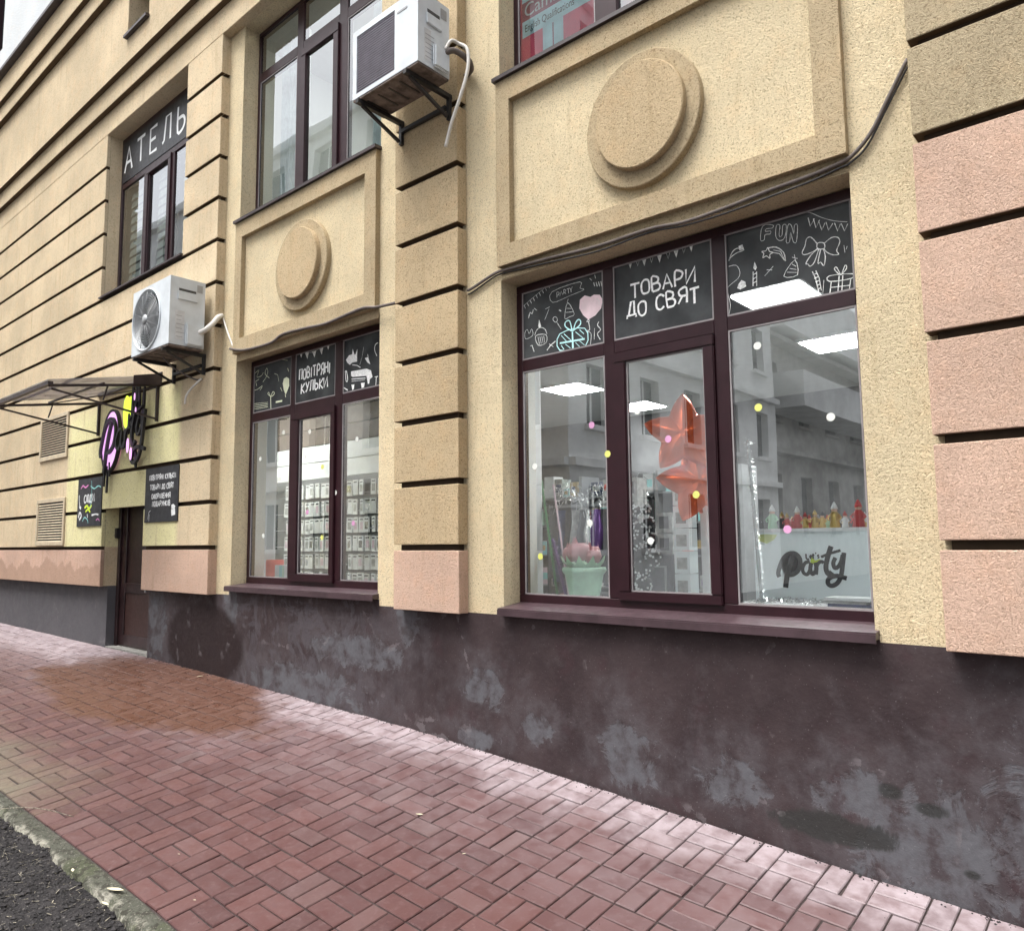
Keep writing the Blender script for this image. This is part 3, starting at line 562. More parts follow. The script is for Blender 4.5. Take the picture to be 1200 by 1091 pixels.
at = ro.data.attributes.new('rnd', 'FLOAT', 'POINT'); at.data.foreach_set('value', rnds)

# ------------------------------------------------------------------ the building
bld = empty('apartment_building', (-6, 0, 0), 'yellow and tan stucco building with rusticated piers, maroon windows and a dark painted base', 'building')
def holes_wall(name, x0, x1, z0, z1, holes, y, depth, mat, back=True, backmat=None, front=None):
    xs = sorted({x0, x1, *[h[0] for h in holes], *[h[1] for h in holes]}); zs = sorted({z0, z1, *[h[2] for h in holes], *[h[3] for h in holes]})
    b = B(); inh = lambda cx, cz: any(h[0] < cx < h[1] and h[2] < cz < h[3] for h in holes)
    for i in range(len(xs)-1):
        for j in range(len(zs)-1):
            a, c, d, e = xs[i], xs[i+1], zs[j], zs[j+1]
            if inh((a+c)/2, (d+e)/2): continue
            b.quad((a,y,d),(c,y,d),(c,y,e),(a,y,e), 1 if front else 0)
            if back: b.quad((c,y+depth,d),(a,y+depth,d),(a,y+depth,e),(c,y+depth,e), 1 if backmat else 0)
    for (a, c, d, e) in holes:
        Y = y+depth
        b.quad((a,y,d),(a,Y,d),(a,Y,e),(a,y,e)); b.quad((c,Y,d),(c,y,d),(c,y,e),(c,Y,e)); b.quad((a,y,e),(a,Y,e),(c,Y,e),(c,y,e))
        if d != 1.1051: b.quad((a,Y,d),(a,y,d),(c,y,d),(c,Y,d))
    return b.build(name, [mat, backmat or front] if (backmat or front) else mat, bld, recalc=False)
OP1 = (-3.54, -1.145); OP2 = (-7.215, -4.90)
UZ0, UZ1 = 4.95, 7.17
HOLES = [(*OP1, 1.155, 3.465), (*OP2, 1.19, 3.515), (*OP1, UZ0, 7.1699), (*OP2, UZ0, 7.1699)]
holes_wall('wall', -7.9, 3.2, 1.105, 7.17, HOLES, 0, .25, M['wall'], backmat=M['roomwall'])
DOOR = (-10.24, -9.05)
ATL = (-10.61, -8.30)
holes_wall('wall', -34, -7.545, 1.105, 7.17, [(*DOOR, 1.1051, 2.495), (*ATL, 4.885, 7.1699)], -.055, .18, M['cream'], front=M['groove'])
b = B(); b.quad((-7.545,-.055,1.105),(-7.545,.0,1.105),(-7.545,.0,7.17),(-7.545,-.055,7.17)); b.build('wall', M['groove'], bld, recalc=False)
# plinth with the doorway
for (a, c) in ((-34, DOOR[0]), (DOOR[1], 3.2)):
    b = B(); n = max(1, int((c-a)/.6))
    for i in range(n):
        x0 = a+(c-a)*i/n; x1 = a+(c-a)*(i+1)/n
        b.quad((x0,0,g(x0)-.3),(x1,0,g(x1)-.3),(x1,0,1.105),(x0,0,1.105))
    if a < -30: b.quad((c,0,g(c)-.3),(c,.3,g(c)-.3),(c,.3,1.105),(c,0,1.105))
    else: b.quad((a,.3,g(a)-.3),(a,0,g(a)-.3),(a,0,1.105),(a,.3,1.105))
    b.build('plinth', M['plinth'], bld, recalc=False)

box('plinth_cap', M['plinth'], bld, OP1[0]-.02, OP1[1]+.02, -.004, .15, 1.1055, 1.118)
box('plinth_cap', M['plinth'], bld, OP2[0]-.02, OP2[1]+.02, -.004, .15, 1.1055, 1.155)
# rusticated courses: every block a part
def blk(x0, x1, z0, z1, mat, y0=-.10, y1=-.0555, name='stone_block'):
    return B().box(x0, x1, y0, y1, z0, z1).build(name, mat, bld, bevel=.007, seg=1)
GH = .022
def pier(x0, x1, zc, first, mats, core, y1=-.045):
    box('pier_core', M['groove'], bld, core[0], core[1], -.050, -.0005, 1.14, 7.165)
    z = 1.10
    for k, c in enumerate(zc + [7.17+GH]):
        top = min(c - GH, 7.168)
        blk(x0+random.uniform(-.003,.003), x1, z, top, mats(k), -.10+random.uniform(-.003,.003), -.0008 if k == 0 else -.0008)
        z = c + GH
def pier2(x0, x1, zc, mats):
    # blocks stop short of the wall so that the dark joints between them stay open
    core = B().box(x0+.042, x1-.042, -.056, -.0005, 1.14, 7.166).build('pier_core', M['groove'], bld)
    z = 1.10
    for k, c in enumerate(zc + [7.17+GH]):
        top = min(c - GH, 7.168)
        B().jbox(x0+random.uniform(-.003,.003), x1+random.uniform(-.002,.002), -.10+random.uniform(-.003,.003), -.0006, z, top).build('stone_block', [mats(k), M['jointshade']], bld, bevel=.004, seg=1)
        z = c + GH
ZC = [1.567+.4775*k for k in range(12)]
ZL = [1.578+.4663*k for k in range(12)]
pier2(-4.59, -3.88, ZC, lambda k: M['pink'] if k == 0 else M['tan'])
pier2(-.825, 2.6, ZC, lambda k: M['pink'] if k <= 4 else M['olive'])
def course(x0, x1, k, mat):
    z0 = 1.10 if k == 0 else ZL[k-1]+GH; z1 = ZL[k]-GH if k < 12 and k < len(ZL) else 7.168
    z1 = min(z1, 7.168)
    B().jbox(x0, x1, -.10+random.uniform(-.002,.002), -.0556, z0, z1).build('stone_course', [mat, M['jointshade']], bld, bevel=.004, seg=1)
for k in range(13):
    mt = M['pinkpeel'] if k == 0 else M['cream']
    if k <= 1: course(-34, DOOR[0], k, mt); course(DOOR[1], -7.503, k, M['pink'] if k == 0 else mt)
    elif k < 8: course(-34, -7.503, k, mt)
    else: course(-34, ATL[0], k, mt); course(ATL[1], -7.503, k, mt)
for k in range(13):
    z0 = 1.10 if k == 0 else ZL[k-1]+GH; z1 = min((ZL[k]-GH) if k < 12 else 9, 7.168)
    B().jbox(-7.60, -7.5035, -.0554, -.0006, z0, z1).build('stone_block', [M['pink'] if k == 0 else M['cream'], M['jointshade']], bld)

# lintel band and stepped cornice above
XA, XB = -34, 3.2
for (y, z0, z1) in ((-.102, 7.17, 7.48), (-.168, 7.48, 7.755), (-.232, 7.755, 8.905), (-.31, 8.905, 9.16), (-.375, 9.16, 9.55)):
    if z0 == 7.755:
        b = B(); H = (-9.74, -9.12, 8.11, 8.80); y1 = .25
        for (a, c, d, e) in ((XA, H[0], z0, z1), (H[1], XB, z0, z1), (H[0], H[1], z0, H[2]), (H[0], H[1], H[3], z1)): b.quad((a,y,d),(c,y,d),(c,y,e),(a,y,e))
        b.quad((XA,y,z0),(XA,y1,z0),(XB,y1,z0),(XB,y,z0), 2); b.quad((H[0],y,H[2]),(H[0],.1,H[2]),(H[0],.1,H[3]),(H[0],y,H[3])); b.quad((H[0],y,H[3]),(H[0],.1,H[3]),(H[1],.1,H[3]),(H[1],y,H[3]))
        b.quad((H[0],.1,H[2]),(H[1],.1,H[2]),(H[1],.1,H[3]),(H[0],.1,H[3]), 1); b.quad((H[1],.1,H[2]),(H[1],y,H[2]),(H[1],y,H[3]),(H[1],.1,H[3]))
        b.build('cornice_band', [M['cream'], M['oppoglass'], M['jointshade']], bld, recalc=False)
        box('window_sill', M['darkmetal'], bld, H[0]-.02, H[1]+.02, y-.05, .05, H[2]-.03, H[2]+.004)
    else: B().jbox(XA, XB, y, .25, z0+.0005, z1, 0).build('cornice_band', [M['cream'], M['jointshade'] if z0 > 7.2 else M['cream']], bld, .004)  # underside face coloured dark to stand for soffit shade
box('cornice_flashing', M['darkmetal'], bld, XA, XB, -.47, .25, 9.551, 9.60)
# white upper storey
WH = [(-16.4, -15.2, 10.45, 13.0)]
holes_wall('upper_wall', XA, XB, 9.60, 16.0, WH, -.25, .2, M['whitewall'])
w_ = B().box(-16.39, -16.3, -.2, -.12, 10.46, 12.99).box(-16.3, -15.29, -.2, -.12, 10.46, 10.55).box(-15.85, -15.77, -.2, -.12, 10.55, 12.99).box(-15.29, -15.21, -.2, -.12, 10.46, 12.99).build('window', M['frame'], bld)
B().quad((-16.38,-.13,10.47),(-15.22,-.13,10.47),(-15.22,-.13,12.98),(-16.38,-.13,12.98)).build('pane', M['oppoglass'], w_, recalc=False)
box('roof', M['darkmetal'], bld, XA, XB, -.4, 9, 16.0, 16.2)
box('side_wall', M['cream'], bld, 3.2, 3.4, 0.02, 9, -.5, 16.0)
box('rear_wall', M['whitewall'], bld, XA, XB+.2, 9, 9.2, -.5, 16.0)

# spandrels with discs
def spandrel(x0, x1, cx, rx, inr):
    z0, z1 = 3.55, 4.93; b = B()
    xi0, xi1, zi0, zi1 = x0+.125, x1-.15, 3.695, 4.765; y = -.05
    for (a, c, d, e) in ((x0, x1, z0, zi0), (x0, x1, zi1, z1), (x0, xi0, zi0, zi1), (xi1, x1, zi0, zi1)): b.quad((a,y,d),(c,y,d),(c,y,e),(a,y,e))
    Y = -.0004
    b.quad((xi0,y,zi0),(xi0,y,zi1),(xi0,Y,zi1),(xi0,Y,zi0)); b.quad((xi1,Y,zi0),(xi1,Y,zi1),(xi1,y,zi1),(xi1,y,zi0))
    b.quad((xi0,Y,zi1),(xi0,y,zi1),(xi1,y,zi1),(xi1,Y,zi1)); b.quad((xi0,y,zi0),(xi0,Y,zi0),(xi1,Y,zi0),(xi1,y,zi0))
    b.quad((x0,y,z0),(x0,Y,z0),(x1,Y,z0),(x1,y,z0)); b.quad((x1,y,z0),(x1,Y,z0),(x1,Y,z1),(x1,y,z1)); b.quad((x0,Y,z0),(x0,y,z0),(x0,y,z1),(x0,Y,z1)); b.quad((x0,y,z1),(x0,y,z1),(x1,y,z1),(x1,Y,z1))
    fr = b.build('spandrel_frame', M['trim'], bld, recalc=False)
    d = B().disc((cx, 4.195), rx, .43, -.052, -.0005, 72, bev=.006).build('round_boss', M['trim'], bld)
    B().disc((cx+inr, 4.20), rx*.765, .335, -.102, -.0525, 72, bev=.007).build('boss_disc', M['tan'], d)
    box('lintel', M['trim'], bld, x0+.01, x1-.004, -.006, -.0006, 3.472, 3.5495)
spandrel(-3.535, -1.14, -2.33, .405, .01)
spandrel(-7.21, -4.905, -6.01, .42, .01)
for (a, c) in (OP1, OP2):
    B().box(a-.012, c+.012, -.075, .165, 4.934, 4.962).build('window_sill', M['darkmetal'], bld)
B().box(ATL[0]-.004, ATL[1]+.02, -.13, .09, 4.868, 4.888).build('window_sill', M['darkmetal'], bld)
def low_sill(x0, x1, zf, zb):
    v = [(x0,-.062,zf-.034),(x1,-.062,zf-.034),(x1,-.062,zf),(x0,-.062,zf),(x0,.17,zb),(x1,.17,zb),(x0,.17,zf-.034),(x1,.17,zf-.034)]
    B().add(v, [(0,1,2,3),(3,2,5,4),(0,3,4,6),(1,7,5,2),(6,7,1,0)]).box(x0, x1, -.067, -.0622, zf-.050, zf-.008).build('window_sill', M['sill'], bld, recalc=False)
low_sill(-3.545, -1.125, 1.155, 1.182); low_sill(-7.225, -4.885, 1.195, 1.215)

# ------------------------------------------------------------------ windows
def ring(b, x0, x1, z0, z1, w, y0, y1):
    b.box(x0, x1, y0, y1, z0, z0+w).box(x0, x1, y0, y1, z1-w, z1).box(x0, x0+w, y0, y1, z0+w, z1-w).box(x1-w, x1, y0, y1, z0+w, z1-w)
def pane(win, x0, x1, z0, z1, y=.184):
    B().quad((x0-.005,y,z0-.005),(x1+.005,y,z0-.005),(x1+.005,y,z1+.005),(x0-.005,y,z1+.005)).build('pane', M['glassup'] if z0 > 4.5 else M['glass'], win, recalc=False)
def gasket(win, x0, x1, z0, z1, y=.1745):
    b = B(); w = .010; ring(b, x0-.001, x1+.001, z0-.001, z1+.001, w, y, y+.006); b.build('glazing_bead', M['greybead'], win)
M['greybead'] = plain('pale glazing gasket', (.24, .22, .225), .5)
def shop_window(x0, x1, z0, z1, m1, m2, tr, up, low, sash, sglass):
    b = B(); Y0, Y1 = .17, .235
    b.box(x0, x1, Y0, Y1, z0, low).box(x0, x1, Y0, Y1, up[1], z1)
    b.box(x0, m1[0]-m1[2], Y0, Y1, low, up[1]) if False else None
    b.box(x0, x0+.055, Y0, Y1, low, up[1]).box(x1-.055, x1, Y0, Y1, low, up[1])
    for (a, c) in (m1, m2): b.box(a, c, Y0, Y1, low, up[1])
    for (a, c) in ((x0+.055, m1[0]), (m1[1], m2[0]), (m2[1], x1-.055)): b.box(a, c, Y0+.0015, Y1-.0015, tr[0], tr[1])
    win = b.build('window', M['frame'], bld, bevel=.004, seg=1)
    s = B(); sx0, sx1, sz0, sz1 = sash; gx0, gx1, gz0, gz1 = sglass
    s.box(sx0, sx1, .148, .205, sz0, gz0).box(sx0, sx1, .148, .205, gz1, sz1).box(sx0, gx0, .148, .205, gz0, gz1).box(gx1, sx1, .148, .205, gz0, gz1)
    s.build('sash', M['frame'], win, bevel=.006, seg=2)
    ups = [(x0+.055, m1[0]), (m1[1], m2[0]), (m2[1], x1-.055)]
    lows = [(x0+.055, m1[0], low, tr[0]), (m2[1], x1-.055, low, tr[0])]
    for (a, c) in ups: pane(win, a, c, tr[1], up[1], .188); gasket(win, a, c, tr[1], up[1])
    for l in lows: pane(win, *l); gasket(win, *l)
    pane(win, gx0, gx1, gz0, gz1, .176); gasket(win, gx0, gx1, gz0, gz1, .165)
    return win, ups
def film(win, a, c, z0, z1, y=.1815):
    B().quad((a,y,z0),(c,y,z0),(c,y,z1),(a,y,z1)).build('chalkboard_film', M['film'], win, recalc=False)
def sticker(win, x, z, mat, r=.0225, y=.1815):
    B().disc((x, z), r, r, y, y+.0012, 20).build('sticker', M[mat], win)

w1, u1 = shop_window(-3.548, -1.142, 1.172, 3.458, (-2.785, -2.705), (-2.0, -1.915), (2.82, 2.905), (0, 3.402), 1.238, (-2.705, -2.0, 1.226, 2.815), (-2.615, -2.07, 1.285, 2.748))
for (a, c) in u1: film(w1, a, c, 2.905, 3.402)
w2, u2 = shop_window(-7.222, -4.895, 1.205, 3.505, (-6.475, -6.40), (-5.75, -5.635), (2.86, 2.955), (0, 3.448), 1.278, (-6.42, -5.72, 1.25, 2.86), (-6.30, -5.79, 1.325, 2.79))
for (a, c) in u2: film(w2, a, c, 2.955, 3.448)
drawing('chalk_drawing', DECALS['w1r'], M['chalkdim'], w1); drawing('chalk_drawing', DECALS['w1l'], M['chalkdim'], w1)
drawing('heart_balloon_drawing', DECALS['heart'], M['chalkpink'], w1, False); drawing('gift_drawing', DECALS['gift'], M['chalkteal'], w1); drawing('chalk_bunting', DECALS['w1m'], M['chalkdim'], w1)
drawing('chalk_drawing', DECALS['w2r'], M['chalk'], w2); drawing('chalk_drawing', DECALS['w2l'], M['chalkgreen'], w2); drawing('chalk_bunting', DECALS['w2m'], M['chalkdim'], w2)
letter_objs('ТОВАРИ', -2.575, 3.163, .066, .094, .013, .0135, .1790, M['chalk'], w1, wob=.10)
letter_objs('ДО СВЯТ', -2.605, 3.040, .066, .094, .013, .0135, .1790, M['chalk'], w1, wob=.10)
letter_objs('ПОВІТРЯНІ', -6.345, 3.185, .052, .10, .0125, .017, .1790, M['chalk'], w2, wob=.10)
letter_objs('КУЛЬКИ', -6.31, 3.055, .062, .095, .013, .017, .1790, M['chalk'], w2, wob=.10)

def upper_window(x0, x1, z0, z1, m1, m2, tr, s=True):
    b = B(); Y0, Y1 = .17, .235; low = z0+.09
    b.box(x0, x1, Y0, Y1, z0, low).box(x0, x1, Y0, Y1, z1-.05, z1).box(x0, x0+.05, Y0, Y1, low, z1-.05).box(x1-.05, x1, Y0, Y1, low, z1-.05)
    for (a, c) in (m1, m2): b.box(a, c, Y0, Y1, low, z1-.05)
    for (a, c) in ((x0+.05, m1[0]), (m1[1], m2[0]), (m2[1], x1-.05)): b.box(a, c, Y0+.0015, Y1-.0015, *tr)
    win = b.build('window', M['frame'], bld, bevel=.004, seg=1)
    a, c = m1[1], m2[0]; sb = B(); ring(sb, a-.01, c+.01, low-.02, tr[0]+.01, .085, .148, .205); sb.build('sash', M['frame'], win, bevel=.006, seg=2)
    for (a, c) in ((x0+.05, m1[0]), (m2[1], x1-.05)): pane(win, a, c, low, tr[0]); gasket(win, a, c, low, tr[0])
    pane(win, m1[1]+.07, m2[0]-.07, low+.06, tr[0]-.07, .176)
    for (a, c) in ((x0+.05, m1[0]), (m1[1], m2[0]), (m2[1], x1-.05)): pane(win, a, c, tr[1], z1-.05)
    return win
w3 = upper_window(-7.222, -4.895, 4.952, 7.169, (-6.47, -6.36), (-5.75, -5.62), (6.585, 6.69))
w4 = upper_window(-3.548, -1.142, 4.952, 7.169, (-2.80, -2.68), (-1.98, -1.88), (6.585, 6.69))
# workshop window with its sign band
b = B(); x0, x1, z0, z1 = ATL[0]-.005, ATL[1]+.005, 4.888, 7.168; Y0, Y1 = .10, .165
b.box(x0, x1, Y0, Y1, z0, z0+.06).box(x0, x1, Y0, Y1, 7.10, z1).box(x0, x0+.05, Y0, Y1, z0+.06, 7.10).box(x1-.05, x1, Y0, Y1, z0+.06, 7.10)
for (a, c) in ((-9.88, -9.72), (-9.16, -9.02)): b.box(a, c, Y0, Y1, z0+.06, 6.44)
b.box(x0+.05, x1-.05, Y0+.001, Y1, 6.44, 6.52)
w5 = b.build('window', M['frame'], bld, bevel=.004, seg=1)
sb = B(); ring(sb, -9.80, -9.09, z0+.04, 6.46, .07, .08, .13); sb.build('sash', M['frame'], w5, bevel=.005, seg=1)
for (a, c) in ((x0+.05, -9.88), (-9.74, -9.14), (-9.02, x1-.05)): pane(w5, a, c, z0+.06, 6.44, .118)
box('sign_band', M['board'], w5, x0+.05, x1-.05, .095, .099, 6.52, 7.10)
letter_objs('АТЕЛЬ', -10.50, 6.66, .235, .33, .145, .042, .0945, M['white'], w5)
b = B()
for (a, c) in ((x0+.06, -9.89), (-9.72, -9.16), (-9.01, x1-.06)):
    zt = 6.42
    while zt > z0+.1:
        b.quad((a, .22, zt-.10), (c, .22, zt-.10), (c, .235, zt), (a, .235, zt)); zt -= .115
bl = b.build('window_blind', M['blind'], w5, recalc=False); tag(bl, kind='stuff')
# the red poster behind the upper right window
pb = B().quad((-3.498,.196,5.042),(-2.80,.196,5.042),(-2.80,.196,6.585),(-3.498,.196,6.585)).build('poster', M['posterred'], w4, recalc=False)
pb2 = B().quad((-2.68,.24,5.042),(-1.2,.24,5.042),(-1.2,.24,6.6),(-2.68,.24,6.6)).build('poster', M['postermaroon'], w4, recalc=False)
B().quad((-3.475,.1945,5.375),(-2.84,.1945,5.375),(-2.84,.1945,5.505),(-3.475,.1945,5.505)).quad((-3.475,.1945,5.655),(-2.84,.1945,5.655),(-2.84,.1945,5.95),(-3.475,.1945,5.95)).quad((-3.28,.1948,5.042),(-3.09,.1948,5.042),(-3.09,.1948,5.375),(-3.28,.1948,5.375)).build('poster_white_print', M['blue'], w4, recalc=False)
B().quad((-3.475,.1946,5.505),(-2.84,.1946,5.505),(-2.84,.1946,5.655),(-3.475,.1946,5.655)).quad((-3.188,.1940,5.08),(-3.178,.1940,5.08),(-3.178,.1940,5.37),(-3.188,.1940,5.37)).build('poster_dark_print', M['postermaroon'], w4, recalc=False)
font_text('poster_text', 'Cambridge', -3.455, 5.533, .15, .1935, M['white'], w4, .95)
font_text('poster_text', 'English Qualifications', -3.45, 5.415, .082, .1935, M['ink'], w4, .66)
# stickers on the shop windows
for (x, z, c) in ((-2.905,2.37,'stpink'), (-2.775,2.165,'styel'), (-3.40,2.13,'stwhite'), (-2.935,1.72,'stwhite'), (-3.36,1.50,'styel'), (-2.545,2.42,'stwhite'), (-2.33,2.22,'stpink'), (-2.155,1.87,'styel'), (-2.475,1.60,'stwhite'),
                  (-1.745,2.70,'stwhite'), (-1.755,2.345,'styel'), (-1.36,2.245,'stwhite'), (-1.62,1.655,'stpink')):
    sticker(w1, x, z, c, y=.172 if -2.615 < x < -2.07 else (.1815 if x != -2.775 else .1685))
for (x, z, c) in ((-6.60,2.70,'stwhite'), (-7.02,2.47,'stwhite'), (-6.66,2.24,'stwhite'), (-6.14,2.66,'stwhite'), (-6.20,2.42,'stwhite'), (-5.93,2.31,'styel'), (-6.16,1.90,'stpink'), (-5.92,1.66,'styel'), (-5.43,2.52,'stwhite'), (-5.47,1.78,'stpink'), (-6.93,1.69,'stwhite'), (-5.72,2.06,'stwhite')):
    sticker(w2, x, z, c, y=.172 if -6.30 < x < -5.79 else (.1815 if x != -5.72 else .1685))

# ------------------------------------------------------------------ door
d = B(); Y = .10; gd = g(-9.6)
d.box(DOOR[0]+.002, DOOR[0]+.07, Y, Y+.09, gd-.03, 2.49).box(DOOR[1]-.07, DOOR[1]-.002, Y, Y+.09, gd-.03, 2.49).box(DOOR[0]+.07, DOOR[1]-.07, Y, Y+.09, 2.41, 2.49)
dr = d.build('door', M['door'], bld, bevel=.004, seg=1)
l = B(); a, c = DOOR[0]+.075, DOOR[1]-.075; zb, zt = gd+.02, 2.405
l.box(a, c, Y+.025, Y+.07, zb, zb+.14).box(a, c, Y+.025, Y+.07, zt-.12, zt).box(a, a+.13, Y+.025, Y+.07, zb+.14, zt-.12).box(c-.13, c, Y+.025, Y+.07, zb+.14, zt-.12).box(a+.13, c-.13, Y+.025, Y+.07, 1.02, 1.14)
l.build('door_leaf', M['door'], dr, bevel=.005, seg=1)
box('door_panel', plain('brown door panel', (.038, .017, .015), .4), dr, a+.13, c-.13, Y+.042, Y+.06, zb+.14, 1.02)
B().quad((a+.13,Y+.05,1.14),(c-.13,Y+.05,1.14),(c-.13,Y+.05,zt-.12),(a+.13,Y+.05,zt-.12)).build('door_pane', M['door'], dr, recalc=False)
B().bar((c-.17, Y-.03, 1.05), (c-.17, Y-.03, 1.6), .025).bar((c-.17, Y-.03, 1.07), (c-.17, Y+.03, 1.07), .02).bar((c-.17, Y-.03, 1.58), (c-.17, Y+.03, 1.58), .02).build('door_handle', M['silver'], dr)
for z in (1.35+.35, 2.12): box('hinge', M['black'], dr, DOOR[0]+.004, DOOR[0]+.07, Y-.045, Y-.001, z, z+.13, .006)
B().box(DOOR[0]+.001, DOOR[1]-.001, 0.001, Y+.3, gd-.2, gd+.015).build('door_step', M['concrete'], bld)
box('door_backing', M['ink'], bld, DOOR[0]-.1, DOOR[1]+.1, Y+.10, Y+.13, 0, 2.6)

# ------------------------------------------------------------------ ventilation grilles
def vent(x0, x1, z0, z1, n):
    b = B(); ring(b, x0, x1, z0, z1, .055, -.122, -.1005); v = b.build('ventilation_grille', M['cream2'], bld, bevel=.003, seg=1)
    box('grille_back', M['ink'], v, x0+.055, x1-.055, -.1045, -.1025, z0+.055, z1-.055)
    s = B(); h = (z1-z0-.11)/n
    for i in range(n):
        z = z0+.055+h*i; s.add([(x0+.056,-.121,z),(x1-.056,-.121,z),(x1-.056,-.106,z+h*.36),(x0+.056,-.106,z+h*.36),(x0+.056,-.117,z-.004),(x1-.056,-.117,z-.004)], [(0,1,2,3),(4,5,1,0)])
    so_ = s.build('louvres', M['cream2'], v, recalc=False); tag(so_, kind='stuff')
M['cream2'] = plain('cream painted metal', (.50, .42, .30), .6)
vent(-12.62, -11.52, 2.84, 3.48, 15); vent(-12.60, -11.50, 1.62, 2.28, 15)
# ------------------------------------------------------------------ cables on the wall
c1 = [(-3.855,3.461),(-3.811,3.464),(-3.613,3.515),(-3.538,3.526),(-3.473,3.523),(-3.102,3.508),(-2.683,3.484),(-2.306,3.489),(-2.076,3.464),(-1.807,3.471),(-1.558,3.491),(-1.328,3.501),(-1.175,3.518),(-1.111,3.541),(-1.025,3.622),(-.938,3.767),(-.84,3.93)]
def cable(pts, y, r, mat, label, wave=0):
    q = smooth_pts([(x, y+wave*math.sin(i*1.7), z) for i, (x, z) in enumerate(pts)], 5)
    o = B().tube(q, r, 8).build('wall_cable', M[mat], smooth=True); return thing(o, label, 'cable', 'cables clipped along the facade')
cable(c1, -.022, .0105, 'rubber', 'thick grey cable sagging over the large right shop window and climbing to the right pier')
cable([(x, z-.026+.008*math.sin(x*5)) for x, z in c1[:-4]] + [(-1.14, 3.50), (-1.05, 3.56), (-.95, 3.72), (-.84, 3.90)], -.016, .006, 'black', 'thin black cable running just below the thick grey one over the right shop window')
cable([(-7.238,3.61),(-6.949,3.546),(-6.478,3.53),(-6.258,3.575),(-5.907,3.563),(-5.577,3.542),(-5.268,3.559),(-5.034,3.57),(-4.865,3.54),(-4.60,3.52)], -.064, .013, 'rubber', 'grey wavy cable hanging over the left shop window')
cable([(-7.50,4.02),(-7.42,3.88),(-7.33,3.74),(-7.238,3.61)], -.014, .010, 'hose', 'white cable dropping from the left air conditioner to the corner of the left shop window')

